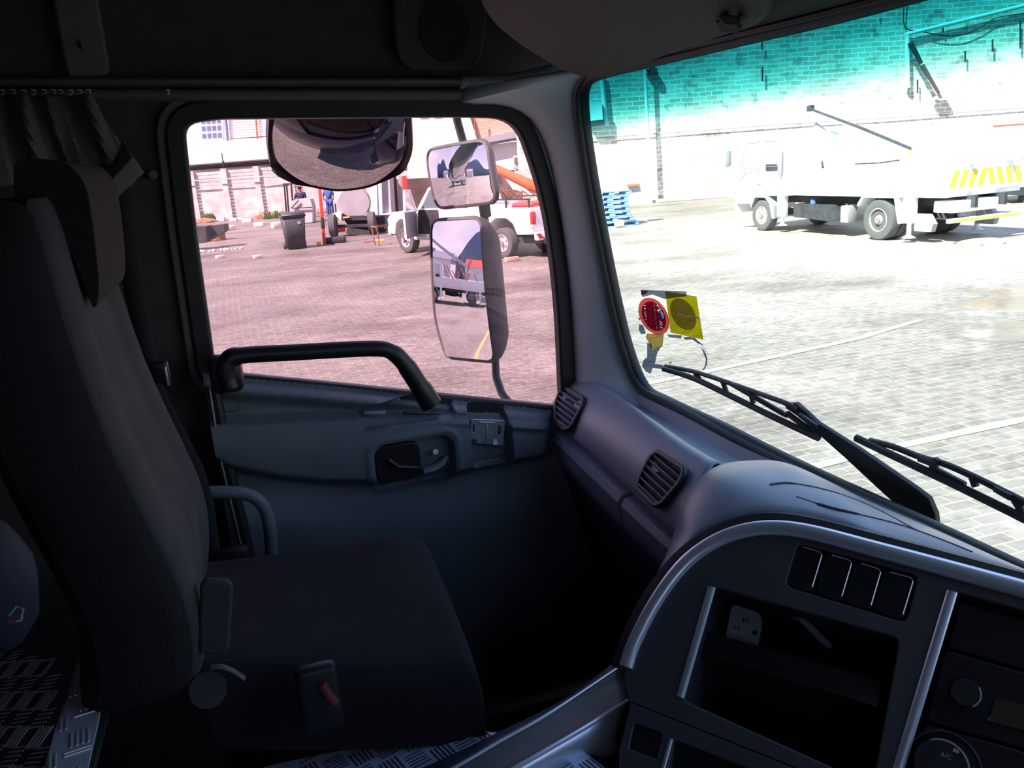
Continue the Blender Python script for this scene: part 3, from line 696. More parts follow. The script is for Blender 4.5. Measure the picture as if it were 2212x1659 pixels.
# ------------------------------------------------------------------ centre console (angled towards the driver)
con = thing('centre_console', 'silver grey centre console with empty radio bay and blank switches facing the driver', 'console', (0.65, 0.85, 1.2))
uvp = lambda pts: [FP.uv(*p) for p in pts]
arch = [(1352, 1440), (1368, 1392), (1405, 1318), (1450, 1250), (1500, 1198), (1568, 1158), (1650, 1140), (1745, 1148), (1900, 1188), (2050, 1228), (2260, 1285), (2560, 1365)]
archs = smoothline(arch, 5)
up_out = uvp(archs+[(2480, 1950), (2110, 1800), (1712, 1652), (1362, 1513), (1348, 1470)])
sw_hole = rpoly(uvp([(1722, 1170), (1988, 1240), (1960, 1350), (1692, 1268)]), 0.012)
bay = rpoly(uvp([(1536, 1262), (1948, 1376), (1888, 1700), (1860, 1690), (1466, 1512)]), [0.012, 0.012, 0.004, 0.004, 0.012])
bay2 = rpoly(uvp([(2060, 1272), (2420, 1375), (2300, 1850), (1925, 1712)]), 0.01)
plate('upper_fascia', FP, up_out, [sw_hole, bay, bay2], 0.012, M['silver'], con, bev=0.002, c=-0.006)
MB().tube([pp(x, y, 0.002) for x, y in archs], 0.0105, 12, flat=0.7, up=tuple(FP.n)).build('arch_trim', M['chrome'], con)
MB().tube([pp(x, y, -0.010) for x, y in smoothline([(1340, 1445), (1356, 1390), (1396, 1308), (1444, 1238), (1495, 1188), (1566, 1147), (1650, 1127), (1748, 1136), (1900, 1175), (2050, 1215), (2260, 1272), (2560, 1352)], 5)], 0.0135, 8).build('arch_gap', M['black'], con)
low_out = uvp([(1364, 1522), (1712, 1662), (2110, 1812), (2100, 2100), (1330, 2100), (1340, 1620)])
lsw = rpoly(uvp([(1368, 1556), (1434, 1582), (1420, 1645), (1354, 1620)]), 0.006)
lbay = rpoly(uvp([(1452, 1592), (1760, 1712), (1700, 1950), (1400, 1900)]), 0.008)
plate('lower_fascia', FP, low_out, [lsw, lbay], 0.012, M['silver'], con, bev=0.002, c=-0.006)
plate('backing', FP, uvp([(1352, 1450), (1500, 1205), (1650, 1150), (2500, 1375), (2400, 2100), (1320, 2100)]), [offp(bay, 0.0), offp(bay2, 0.0)], 0.006, M['void'], con, c=-0.022)
def cavity(poly, depth, name):
    b = MB(); P0 = [FP.pt(*p, -0.012) for p in poly]; P1 = [FP.pt(*p, -depth) for p in poly]
    n = len(poly); v0 = [b.bm.verts.new(list(map(float, p))) for p in P0]; v1 = [b.bm.verts.new(list(map(float, p))) for p in P1]
    for i in range(n): b.bm.faces.new((v0[i], v0[(i+1) % n], v1[(i+1) % n], v1[i]))
    b.bm.faces.new(v1); return b.build(name, M['void'], con, solid=0.002)
bayo = cavity(bay, 0.16, 'open_bay'); b2o = cavity(bay2, 0.035, 'radio_bay'); cavity(lbay, 0.1, 'lower_bay')
def edgebar(p0, p1, w, name='edge_trim', c=0.0, h=0.006):
    return MB().bar(pp(*p0, c), pp(*p1, c), w, h, up=tuple(np.cross(FP.n, pp(*p1)-pp(*p0))), bev=0.0018)
def ebar(p0, p1, w, mt=M['chrome'], name='edge_trim', c=0.0):
    a, b = pp(*p0, c), pp(*p1, c); d = b-a; s = np.cross(FP.n, d)
    return MB().bar(a, b, 0.008, w, up=tuple(FP.n), bev=0.002).build(name, mt, con) if False else MB().tube([a, b], w/2, 10, up=tuple(FP.n), flat=0.7).build(name, mt, con)
ebar((1538, 1268), (1470, 1506), 0.011); ebar((2057, 1278), (1932, 1690), 0.012); ebar((1450, 1596), (1425, 1690), 0.006)
# bracket and shelf in the open bay
bk = plate('side_bracket', FP, rpoly(uvp([(1556, 1286), (1618, 1306), (1622, 1330), (1606, 1404), (1536, 1384)]), 0.008), [uvp([(1602, 1344), (1612, 1347), (1609, 1356), (1599, 1353)])]+[uvp([(x, y), (x+3, y+1), (x+2, y+10), (x-1, y+9)]) for x, y in ((1580, 1316), (1588, 1318), (1561, 1332), (1569, 1334))], 0.002, M['lampgrey'], con, c=-0.05)
part_label(bk, 'thin perforated metal bracket inside the bay')
MB().bar(pp(1515, 1385, -0.03), pp(1900, 1500, -0.03), 0.004, 0.03, up=tuple(FP.y), bev=0.001).build('shelf', M['blackp'], bayo)
MB().tube([pp(x, y, c) for x, y, c in [(1700, 1320, -0.10), (1735, 1340, -0.07), (1765, 1370, -0.07), (1790, 1395, -0.10)]], 0.005, 8).build('loose_cable', M['dash'], bayo)
# four blank switches
for (tl, tr, br_, bl) in (((1724, 1178), (1776, 1192), (1752, 1276), (1700, 1262)), ((1787, 1196), (1840, 1210), (1816, 1296), (1763, 1280)), ((1850, 1214), (1903, 1229), (1879, 1315), (1826, 1299)), ((1914, 1233), (1973, 1248), (1948, 1335), (1890, 1318))):
    P = rpoly(uvp([tl, tr, br_, bl]), 0.007)
    s_ = plate('blank_switch', FP, P, [], 0.012, M['blackp'], con, bev=0.002, c=-0.006)
    MB().tube([pp(*p, 0.001) for p in [(tl[0]+10, tl[1]+3), (tr[0]-6, tr[1]), (tr[0]-1, tr[1]+7), (br_[0]+2, br_[1]-8)]], 0.0008, 6).build('bright_edge', M['chrome'], s_)
P = rpoly(uvp([(1372, 1560), (1430, 1584), (1417, 1641), (1358, 1618)]), 0.005); plate('blank_switch', FP, P, [], 0.01, M['blackp'], con, bev=0.002, c=-0.007)
# radio and heater controls
r1 = plate('radio', FP, rpoly(uvp([(2075, 1300), (2420, 1400), (2395, 1490), (2050, 1392)]), 0.004), [], 0.012, M['blackp'], con, bev=0.002, c=-0.016)
r2 = plate('audio_unit', FP, rpoly(uvp([(2043, 1405), (2390, 1505), (2350, 1650), (2003, 1552)]), 0.004), [], 0.012, M['blackp'], con, bev=0.002, c=-0.016)
def knob(x, y, r, parent, h=0.014):
    a = pp(x, y, -0.012); b = pp(x, y, -0.012+h); kb = MB().tube([a, a*0.2+b*0.8, b], [r, r*0.95, r*0.86], 28).build('knob', M['blackp'], parent); return kb
kb = knob(2085, 1497, 0.016, r2)
MB().tube([FP.pt(FP.uv(2085, 1497)[0]+0.0152*math.cos(t), FP.uv(2085, 1497)[1]+0.0152*math.sin(t), 0.0015) for t in np.linspace(-0.9, 0.7, 10)], 0.0011, 6).build('bright_edge', M['chrome'], kb)
part_label(plate('display', FP, rpoly(uvp([(2150, 1505), (2350, 1560), (2335, 1610), (2135, 1555)]), 0.002), [], 0.002, mat('lcd', (0.06, 0.06, 0.035), 0.2), r2, c=-0.009), 'dull olive display')
MB().cyl(pp(2137, 1553, -0.011), pp(2137, 1553, -0.008), 0.002, seg=12).build('indicator', mat('blue_dot', (0.03, 0.1, 0.5), 0.4), r2)
r3 = plate('heater_panel', FP, rpoly(uvp([(1998, 1565), (2345, 1665), (2290, 1850), (1945, 1740)]), 0.006), [], 0.012, M['blackp'], con, bev=0.002, c=-0.016)
kb2 = knob(2035, 1655, 0.029, r3, 0.018)
white_ink = mat('white_print', (0.45, 0.5, 0.55), 0.5)
c0 = FP.uv(2035, 1655)
MB().tube([FP.pt(c0[0]+0.0265*math.cos(t), c0[1]+0.0265*math.sin(t), 0.0065) for t in np.linspace(-0.5, 2.2, 20)], [0.0005]+[0.0012]*18+[0.0004], 6).build('bright_arc', M['chrome'], kb2)
text('lettering', 'OFF', FP, c0[0]-0.023, c0[1]+0.004, 0.0062, 0.0, white_ink, kb2, c=0.0065)
text('lettering', 'A/C', FP, c0[0]-0.003, c0[1]+0.009, 0.0068, 0.0, white_ink, kb2, c=0.0065)
MB().bar(FP.pt(c0[0]+0.008, c0[1]+0.020, 0.0064), FP.pt(c0[0]+0.014, c0[1]+0.020, 0.0064), 0.004, 0.0008, up=tuple(FP.n)).build('fan_mark', white_ink, kb2)
MB().tube([FP.pt(c0[0]+0.037*math.cos(t), c0[1]+0.037*math.sin(t), -0.0095) for t in np.linspace(0, 2*PI, 30)], 0.0012, 6).build('knob_ring', M['dash_dark'], r3)
# sweeping side moulding that runs from the console down towards the driver's side
def swp(pts, zend):
    out = []
    for k, (x, y, z) in enumerate(pts): out.append(on(x, y, 2, z))
    return resamp(smoothline(out, 6), 20)
l0 = swp([(1342, 1420, 1.60), (1224, 1509, 1.585), (1060, 1592, 1.58), (919, 1659, 1.575), (700, 1750, 1.56)], 0)
l1 = swp([(1345, 1437, 1.605), (1187, 1542, 1.60), (1080, 1602, 1.598), (982, 1659, 1.595), (760, 1780, 1.58)], 0)
l2 = swp([(1358, 1514, 1.600), (1250, 1580, 1.602), (1114, 1659, 1.60), (960, 1745, 1.59), (820, 1820, 1.58)], 0)
l3 = swp([(1340, 1621, 1.535), (1264, 1659, 1.54), (1150, 1720, 1.54), (1000, 1800, 1.54), (900, 1860, 1.54)], 0)
l4 = [p+np.array([0.0, 0, -0.25]) for p in l3]; lm = [p+np.array([0.03, 0.03, -0.25]) for p in l0]
MB().grid([lm, l0, [a*0.5+b*0.5 for a, b in zip(l0, l1)], l1]).build('side_edge', M['dash_dark'], con, solid=0.003)
MB().grid([l1, [a*0.9+b*0.1-np.array([0, 0, 0.004]) for a, b in zip(l1, l2)], [a*0.5+b*0.5-np.array([0, 0, 0.007]) for a, b in zip(l1, l2)], [a*0.1+b*0.9-np.array([0, 0, 0.003]) for a, b in zip(l1, l2)], l2]).build('side_moulding', M['silver'], con, solid=0.004)
MB().tube(l1, 0.0028, 8).build('edge_trim', M['chrome'], con); MB().tube(l2, 0.0032, 8).build('edge_trim', M['chrome'], con)
MB().grid([l2, [a*0.5+b*0.5+np.array([-0.004, 0, 0.0]) for a, b in zip(l2, l3)], l3]).build('side_face', M['chrome'], con, solid=0.003)
MB().grid([l3, l4]).build('side_skirt', M['dash_dark'], con, solid=0.003)

# ------------------------------------------------------------------ seat
seat = thing('passenger_seat', 'tall passenger seat in grey and black fabric beside the far door', 'seat', (-0.02, 1.17, 1.0))
zz = [2.345, 2.31, 2.25, 2.18, 2.10, 2.02, 1.95, 1.90, 1.85, 1.80, 1.755]
xx = [-0.188, -0.180, -0.176, -0.168, -0.158, -0.140, -0.122, -0.110, -0.106, -0.110, -0.122]
y0 = [1.00, 0.972, 0.962, 0.956, 0.952, 0.95, 0.95, 0.95, 0.955, 0.96, 0.97]
rows = []; back = []
for z, x, ya in zip(zz, xx, y0):
    yb = 2.31-ya
    sec = [(ya+0.006, -0.012), (ya+0.008, -0.002), (ya+0.022, 0.008), (ya+0.05, 0.011), (ya+0.095, 0.004), (ya+0.105, -0.002), (ya+0.16, 0.001), ((ya+yb)/2, 0.003), (yb-0.16, 0.001), (yb-0.105, -0.002), (yb-0.095, 0.004), (yb-0.05, 0.011), (yb-0.018, 0.008), (yb-0.002, -0.004), (yb, -0.03)]
    rows.append([(x+dx, y, z) for y, dx in sec])
MB().grid(rows).build('backrest_front', M['seat'], seat, sub=1)
rows = []
for z, x, ya in zip(zz, xx, y0):
    yb = 2.31-ya; dd = 0.13+0.02*(2.3-z)
    rows.append([(x-0.006, ya+0.004, z), (x-0.05, ya-0.010, z), (x-dd*0.8, ya-0.004, z), (x-dd, ya+0.04, z), (x-dd, yb-0.04, z), (x-dd*0.8, yb+0.004, z), (x-0.05, yb+0.01, z), (x-0.024, yb+0.004, z)])
MB().grid(rows).build('backrest_shell', M['seatdk'], seat, sub=1, solid=0.006)
hp_ = rpoly([on(x, y, 1, 1.03)[[0, 2]] for x, y in [(30, 480), (28, 350), (70, 340), (150, 350), (188, 400), (203, 500), (216, 620), (206, 680), (150, 540), (100, 470)]], 0.02, 4)
MB().prism([(a, 1.03, b) for a, b in hp_], None, (0, 0.28, 0)).build('headrest', M['seatdk'], seat, bevel=0.02)
# cushion
nr = [(425, 1425, 1.700), (560, 1432, 1.705), (800, 1440, 1.712), (960, 1436, 1.708), (1005, 1425, 1.695)]
fr_ = [(448, 1212, 1.71), (560, 1198, 1.715), (700, 1178, 1.722), (850, 1149, 1.728), (900, 1155, 1.715)]
A = resamp([on(x, y, 1, 0.99) for x, y, z in nr], 14); B = resamp([on(x, y, 1, 1.38) for x, y, z in fr_], 14)
rows = [[a+np.array([0, 0.0, -0.13]) for a in A], [a+np.array([0, -0.008, -0.03]) for a in A], A]
for t in (0.1, 0.3, 0.5, 0.7, 0.9): rows.append([a*(1-t)+b*t+np.array([0.0, 0, 0.016*math.sin(PI*t)+ (0.006 if t in (0.1, 0.9) else 0)]) for a, b in zip(A, B)])
rows += [B, [b+np.array([0, 0.01, -0.03]) for b in B], [b+np.array([0, 0, -0.13]) for b in B]]
for r in rows:
    r.append(r[-1]+np.array([0.018, 0, -0.02])); r.append(r[-1]+np.array([0.006, 0, -0.06])); r.append(r[-1]+np.array([-0.03, 0, -0.04]))
MB().grid(rows).build('cushion', M['seatdk'], seat, sub=1)
fcs = Fr(on(460, 1330, 1, 0.978), (0, -1, 0))
part_label(plate('cushion_side', fcs, rpoly([fcs.uv(*p) for p in [(440, 1256), (497, 1258), (487, 1404), (436, 1402)]], 0.008), [], 0.012, M['seat'], seat, bev=0.004), 'grey side patch of the cushion')
MB().box((0.03, 1.19, 1.44), (0.28, 0.34, 0.24), bev=0.02).build('seat_base', M['seatdk'], seat)
MB().tube([on(x, y, 1, 0.96) for x, y in [(455, 1442), (480, 1440), (505, 1450), (528, 1466)]], 0.005, 8, flat=0.5).build('recline_lever', M['dash_dark'], seat)
MB().cyl(on(450, 1490, 1, 0.99), on(450, 1490, 1, 0.965), 0.022).build('pivot_cover', M['blackp'], seat)
MB().cyl(on(362, 1400, 1, 0.985), on(362, 1400, 1, 0.955), 0.006).build('pivot_bolt', M['dash_dark'], seat)
bkl = MB().box(on(690, 1505, 1, 0.94), (0.05, 0.025, 0.09), bev=0.008).build('belt_buckle', M['blackp'], seat)
part_label(MB().tube([on(x, y, 1, 0.925) for x, y in [(694, 1475), (708, 1500), (724, 1520)]], 0.006, 8).build('release_button', M['red'], bkl), 'red release button')
# seat belt on the wall side
bt = thing('seat_belt', 'black seat belt webbing hanging between the seat and the wall', 'seat belt', on(330, 830, 1, 1.6))
def ribbon(a, b, Y0, Y1, th=0.0025, nseg=16):
    A_ = resamp([on(x, y, 1, Y) for (x, y), Y in zip(a, np.linspace(Y0, Y1, len(a)))], nseg); B_ = resamp([on(x, y, 1, Y) for (x, y), Y in zip(b, np.linspace(Y0, Y1, len(b)))], nseg)
    return MB().grid([[p for p in A_], [p*0.5+q*0.5 for p, q in zip(A_, B_)], [q for q in B_]])
ribbon([(232, 400), (246, 500), (262, 600), (292, 740), (325, 835)], [(284, 410), (292, 500), (305, 600), (327, 730), (350, 822)], 1.62, 1.62).build('shoulder_webbing', M['belt'], bt, solid=0.003)
ribbon([(322, 822), (350, 900), (392, 1000), (420, 1080), (440, 1150), (452, 1230)], [(352, 832), (395, 920), (440, 1010), (462, 1080), (470, 1150), (478, 1200)], 1.55, 1.5).build('lap_webbing', M['belt'], bt, solid=0.003)
tg = MB().box(on(348, 810, 1, 1.60), (0.03, 0.02, 0.05), bev=0.005).build('tongue', M['blackp'], bt)
part_label(MB().box(on(360, 812, 1, 1.588), (0.004, 0.01, 0.035), bev=0.001).build('tongue_edge', M['steel'], tg), 'bright metal edge')
MB().box(on(500, 1200, 1, 1.5), (0.06, 0.03, 0.03), bev=0.008).build('belt_anchor', M['blackp'], bt)
# grab rail beside the seat
gr_ = MB().tube(smoothline([on(x, y, 1, 1.58) for x, y in [(440, 1064), (480, 1063), (530, 1067), (562, 1084), (578, 1115), (585, 1160), (587, 1215)]], 5), 0.0125, 12).build('armrest_rail', M['pillar'])
gr_.data.materials[0] = M['door']; tag(gr_, 'curved grey grab rail rising beside the seat cushion near the door', 'grab rail')
# curtain with its hooks
cu_ = thing('curtain', 'gathered grey green cab curtain with pale hem tied up beside the headrest', 'curtain', on(120, 300, 1, 1.68))
top = [on(x, 205, 1, 1.67) for x in np.linspace(-150, 196, 60)]
botpx = resamp([(-150, 380), (0, 405), (120, 380), (238, 440), (250, 430), (312, 372)], 60)
rows = []
for t in np.linspace(0, 1, 18):
    r = []
    for i in range(60):
        b = on(botpx[i][0], botpx[i][1], 1, 1.64); p = top[i]*(1-t)+b*t
        ph = i*0.52+t*1.6; amp = 0.018*(1-0.35*t)
        r.append(p+np.array([0.004*math.sin(ph*2.1+1), amp*math.sin(ph)+0.006*math.sin(ph*2.7+t*3)-0.03*math.sin(PI*t), 0]))
    rows.append(r)
MB().grid(rows).build('cloth', M['curtain'], cu_, solid=0.0015)
hem = resamp([(238, 440), (312, 372)], 8); hem2 = resamp([(212, 376), (266, 305)], 8)
part_label(MB().grid([[on(*p, 1, 1.60) for p in hem], [(on(*p, 1, 1.60)+on(*q, 1, 1.60))/2-np.array([0, 0.006, 0]) for p, q in zip(hem, hem2)], [on(*q, 1, 1.62) for q in hem2]]).build('hem', M['curtain'], cu_, solid=0.002), 'stiff pale hem')
for i, x in enumerate((5, 28, 51, 72, 95, 115, 130, 152, 172, 190)):
    MB().tube([on(x+dx, y, 1, 1.68) for dx, y in ((-4, 194), (4, 194), (5, 200), (1, 206), (-3, 203))], 0.0016, 6).build('hook', M['steel'], cu_)
tag(MB().tube([on(x, y, 1, 1.68) for x, y in ((358, 194), (367, 194), (364, 198), (363, 204))], 0.0016, 6).build('curtain_hook', M['steel']), 'single empty curtain hook on the rail right of the curtain', 'hook')

# floor, hump and checker plates
tag(MB().box((-0.1, 0.6, 0.97), (2.0, 2.4, 0.04)).build('floor', M['carpet']), kind='structure')
hump = thing('engine_cover', 'engine cover between the seats topped with aluminium checker plate', 'engine cover', (0.1, 0.6, 1.0))
e0 = [on(x, y, 2, 1.56) for x, y in smoothline([(430, 1700), (520, 1672), (620, 1648), (780, 1615), (900, 1594), (985, 1584), (1107, 1588), (1240, 1610)], 4)]
ply = [tuple(p[:2]) for p in e0]+[(0.45, 0.60), (0.38, 0.40), (-0.10, 0.40), (-0.14, 0.80)]
FZ = Fr((0, 0, 1.56), (0, 0, 1), (0, 1, 0))
plt_ = plate('checker_plate', FZ, ply, [], 0.004, M['checker'], hump, bev=0.001)
plate('cover_body', FZ, offp(ply, 0.012), [], 0.54, M['carpet'], hump, c=-0.275)
def pinside(p, poly):
    c = False; n = len(poly)
    for i in range(n):
        a, b = poly[i-1], poly[i]
        if (a[1] > p[1]) != (b[1] > p[1]) and p[0] < (b[0]-a[0])*(p[1]-a[1])/(b[1]-a[1])+a[0]: c = not c
    return c
def treads(fr, poly, cell, parent, ang0=0.3, mt=None):
    b = MB(); a = np.array(poly); x0, y0_, x1, y1 = a[:, 0].min(), a[:, 1].min(), a[:, 0].max(), a[:, 1].max()
    i = 0
    for gx in np.arange(x0, x1, cell):
        j = 0
        for gy in np.arange(y0_, y1, cell):
            an = ang0+(PI/2 if (i+j) % 2 else 0); d = np.array([math.cos(an), math.sin(an)]); e = np.array([-d[1], d[0]])
            for k in range(-2, 3):
                c = np.array([gx, gy])+e*k*cell*0.17
                if pinside(c+d*cell*.4, poly) and pinside(c-d*cell*.4, poly):
                    b.bar(fr.pt(*(c-d*cell*0.40), 0.0022), fr.pt(*(c+d*cell*0.40), 0.0022), cell*0.055, 0.0022, up=tuple(fr.n), bev=0.0004)
            j += 1
        i += 1
    return b.build('tread_bars', mt or M['bar'], parent, smooth=False)
treads(FZ, ply, 0.036, plt_)
# raised plate behind the seat, folded along its middle
bs = thing('bunk_step', 'aluminium checker plate step folded over the edge behind the seat', 'step', (-0.3, 0.8, 1.0))
FZ2 = Fr((0, 0, 1.75), (0, 0, 1), (0, 1, 0))
q2 = lambda x, y: on(x, y, 2, 1.75)[:2]
pr = [q2(160, 1440), q2(215, 1405), q2(246, 1400), q2(236, 1440), q2(212, 1560), q2(190, 1659), q2(160, 1760), q2(60, 1800), q2(98, 1659)]
p_r = plate('step_top', FZ2, [tuple(p) for p in pr], [], 0.004, M['checker'], bs, bev=0.001)
treads(FZ2, [tuple(p) for p in pr], 0.034, p_r, 0.15, M['chrome'])
pa, pb = on(160, 1440, 2, 1.75), on(80, 1740, 2, 1.75); fd = pb-pa
FL = Fr((pa+pb)/2-np.array([0.06, 0, 0.03]), (-0.45, -0.1, 0.88), fd)
pl_ = [FL.uv(*p) for p in [(160, 1438), (78, 1742), (-300, 1760), (-300, 1440), (60, 1400)]]
p_l = plate('step_slope', FL, pl_, [], 0.004, mat('dull_checker', (0.13, 0.13, 0.15), 0.5, 0.6), bs)  # same folded plate, darker colour painted for the facet turned from the windscreen light
treads(FL, pl_, 0.034, p_l, 0.9, M['chrome'])
MB().tube([on(x, y, 2, 1.745) for x, y in [(250, 1400), (240, 1460), (222, 1560), (196, 1659), (178, 1740)]], 0.006, 8).build('edge_strip', M['black'], bs)
MB().box((-0.36, 0.76, 1.35), (0.18, 0.34, 0.70)).build('step_body', M['carpet'], bs)
# navy bag behind the seat
bg_ = thing('cloth_bag', 'dark blue printed bag hanging behind the seat at the left edge', 'bag', on(30, 1300, 1, 0.8))
c = on(15, 1290, 1, 0.80)
MB().ball((float(c[0]-0.03), 0.84, float(c[2])), 0.06, (0.8, 0.5, 1.25), 3, 0.03).build('bag_body', M['bag'], bg_)
part_label(MB().tube([on(x, y, 1, 0.785) for x, y in [(20, 1330), (35, 1310), (50, 1315), (45, 1340), (28, 1345)]], 0.0012, 6).build('print', M['steel'], bg_), 'faint pale printed outline')
part_label(MB().tube([on(x, y, 1, 0.785) for x, y in [(18, 1343), (34, 1345)]], 0.002, 6).build('red_mark', M['red'], bg_), 'small red printed mark')

# ------------------------------------------------------------------ stickers on the windscreen
ylw, _, _ = glass('yellow_film', (0.56, 0.55, 0.02), 0.02)
ylwd, _, _ = glass('yellow_film_dark', (0.55, 0.50, 0.25), 0.02)
redf, _, _ = glass('red_film', (0.72, 0.27, 0.26), 0.02)
redd, _, _ = glass('dark_red_film', (0.36, 0.04, 0.10), 0.02)
gryf, _, _ = glass('grey_backing', (0.36, 0.40, 0.47), 0.02)
uvw = lambda pts: [FWS.uv(*p) for p in pts]
s1 = thing('licence_disc_holder', 'square yellow translucent sticker with darker round disc on the windscreen', 'sticker', ws(1478, 682))
plate('yellow_square', FWS, uvw([(1438, 629), (1505, 640), (1520, 733), (1450, 718)]), [], 0.0008, ylw, s1, c=0.001)
ce = FWS.uv(1477, 678)
e1 = uvw([(1478+27*math.cos(t)+7*math.sin(t), 678+34*math.sin(t)+5*math.cos(t)) for t in np.linspace(0, 2*PI, 36, endpoint=False)])
part_label(plate('round_disc', FWS, e1, [], 0.0008, ylwd, s1, c=0.0025), 'darker olive round disc')
part_label(plate('fold_line', FWS, uvw([(1466, 676), (1514, 684), (1514, 687), (1466, 678)]), [], 0.0006, M['white'], s1, c=0.0036), 'thin pale crease')
s2 = thing('round_sticker', 'round red advertising sticker with white sideways lettering and blue globe on the windscreen', 'sticker', ws(1416, 682))
ell = lambda cx, cy, a, b, k: uvw([(cx+a*math.cos(t)+k*math.sin(t), cy+b*math.sin(t)+k*0.4*math.cos(t)) for t in np.linspace(0, 2*PI, 40, endpoint=False)])
rimo = ell(1416, 682, 32, 40, 9); rimi = ell(1416, 682, 25, 32, 7)
plate('red_rim', FWS, rimo, [rimi], 0.0008, redf, s2, c=0.004)
gcx, gcy = FWS.uv(1433, 679); gcirc = [(gcx+0.0068*math.cos(t), gcy+0.0078*math.sin(t)) for t in np.linspace(0, 2*PI, 24, endpoint=False)]
rc = plate('red_centre', FWS, rimi, [gcirc], 0.0008, redd, s2, c=0.004)
inkt, _, _ = glass('pale_lettering', (0.88, 0.90, 0.95), 0.0)
cuts = []
def stx(s_, px, py, sz, shx=1.0):
    a, b = FWS.uv(px, py)
    k = text('lettering', s_, FWS, a, b, sz, -PI/2-0.13, inkt, s2, depth=0.0002, c=0.004, shx=shx)
    cuts.append(text('cut', s_, FWS, a, b, sz, -PI/2-0.13, inkt, None, depth=0.003, c=0.004, shx=shx)); return k
stx('W', 1421, 651, 0.0235); stx('RLD', 1427, 690, 0.0195)
stx('SPORTS BETTING', 1415, 652, 0.0080); stx('WSB.CO.ZA', 1393, 655, 0.0138)
stx('SIGN UP TODAY USING PROMO', 1409, 652, 0.0036); stx('CODE', 1404, 654, 0.0038)
for c_ in cuts:
    c_.parent = None
    md = rc.modifiers.new('cut', 'BOOLEAN'); md.operation = 'DIFFERENCE'; md.solver = 'EXACT'; md.object = c_
    c_.data.transform(winv(s2)); c_.matrix_world = s2.matrix_world
bpy.context.view_layer.update()
for c_ in cuts: c_.location = s2.location
bpy.context.view_layer.update()
dg = bpy.context.evaluated_depsgraph_get(); dg.update(); nm_ = bpy.data.meshes.new_from_object(rc.evaluated_get(dg))
if len(nm_.polygons) > 10:
    rc.modifiers.clear(); rc.data = nm_; nm_.name = 'red_centre'
else: rc.modifiers.clear()
for c_ in cuts: bpy.data.objects.remove(c_)
ga, gb_ = FWS.uv(1433, 679)
plate('globe', FWS, [(ga+0.0068*math.cos(t), gb_+0.0078*math.sin(t)) for t in np.linspace(0, 2*PI, 24, endpoint=False)], [], 0.0006, glass('globe_blue', (0.16, 0.33, 0.70), 0.0)[0], s2, c=0.0055)
s3 = thing('torn_sticker', 'torn grey and yellow sticker remnants with curled lower end beside the round sticker', 'sticker', ws(1410, 760))
plate('grey_strip', FWS, uvw([(1385, 626), (1438, 628), (1482, 630), (1483, 640), (1436, 646), (1410, 636), (1388, 642)]), [], 0.0007, gryf, s3, c=0.0)
part_label(plate('brown_corner', FWS, uvw([(1386, 627), (1403, 627), (1398, 633), (1388, 638)]), [], 0.0007, mat('brown_scrap', (0.12, 0.06, 0.06), 0.7), s3, c=0.002), 'brown scrap corner')
part_label(plate('yellow_tail', FWS, uvw([(1399, 720), (1435, 722), (1432, 748), (1412, 756), (1404, 742), (1396, 728)]), [], 0.0007, ylwd, s3, c=0.0012), 'yellow torn tail')
rem, _, _ = glass('paper_remnant', (0.33, 0.38, 0.47), 0.03)
plate('paper_tail', FWS, uvw([(1401, 740), (1409, 742), (1412, 756), (1431, 747), (1422, 762), (1417, 785), (1436, 788), (1432, 796), (1412, 794), (1408, 806), (1398, 802), (1390, 790), (1392, 778), (1401, 770)]), [], 0.001, rem, s3, c=0.003)
for P in ([(1382, 700), (1390, 703), (1396, 720), (1386, 722), (1381, 712)], [(1442, 722), (1474, 724), (1472, 731), (1446, 728)], [(1380, 686), (1385, 688), (1382, 692)], [(1446, 782), (1452, 780), (1449, 786)], [(1477, 728), (1490, 727), (1502, 730), (1515, 742), (1510, 742), (1496, 733), (1482, 734)]):
    plate('paper_scrap', FWS, uvw(P), [], 0.0007, rem, s3, c=0.001)
for P in ([(1500, 730), (1516, 742), (1526, 758), (1531, 765), (1520, 748), (1508, 738)], [(1516, 750), (1524, 760), (1529, 775), (1528, 788), (1522, 798), (1517, 801), (1524, 790), (1526, 776)]):
    plate('ring_remnant', FWS, uvw(P), [], 0.0007, rem, s3, c=0.001)

# ------------------------------------------------------------------ wipers outside the glass
def wiper(name, label, rub, frame, arm, extra):
    t = thing(name, label, 'windscreen wiper', ws(*arm[0][:2], -0.03) if arm else ws(*rub[-1], -0.03))
    pts = [ws(x, y, -0.024) for x, y in smoothline(rub, 5)]
    MB().tube(pts, 0.0060, 8, up=(1, 0, 0)).build('rubber_blade', M['black'], t)
    fpts = smoothline(frame, 5)
    MB().tube([ws(x, y, -0.032) for x, y in fpts], 0.0048, 8, up=(1, 0, 0)).build('blade_frame', M['blackp'], t)
    for (a, b) in extra: MB().bar(ws(*a, -0.03), ws(*b, -0.028), 0.008, 0.007, up=(1, 0, 0), bev=0.001).build('frame_link', M['blackp'], t)
    if arm:
        plate('arm', FWS, [FWS.off(-0.04).uv(*p) for p in arm], [], 0.010, M['blackp'], t, bev=0.002, c=-0.04)
    return t
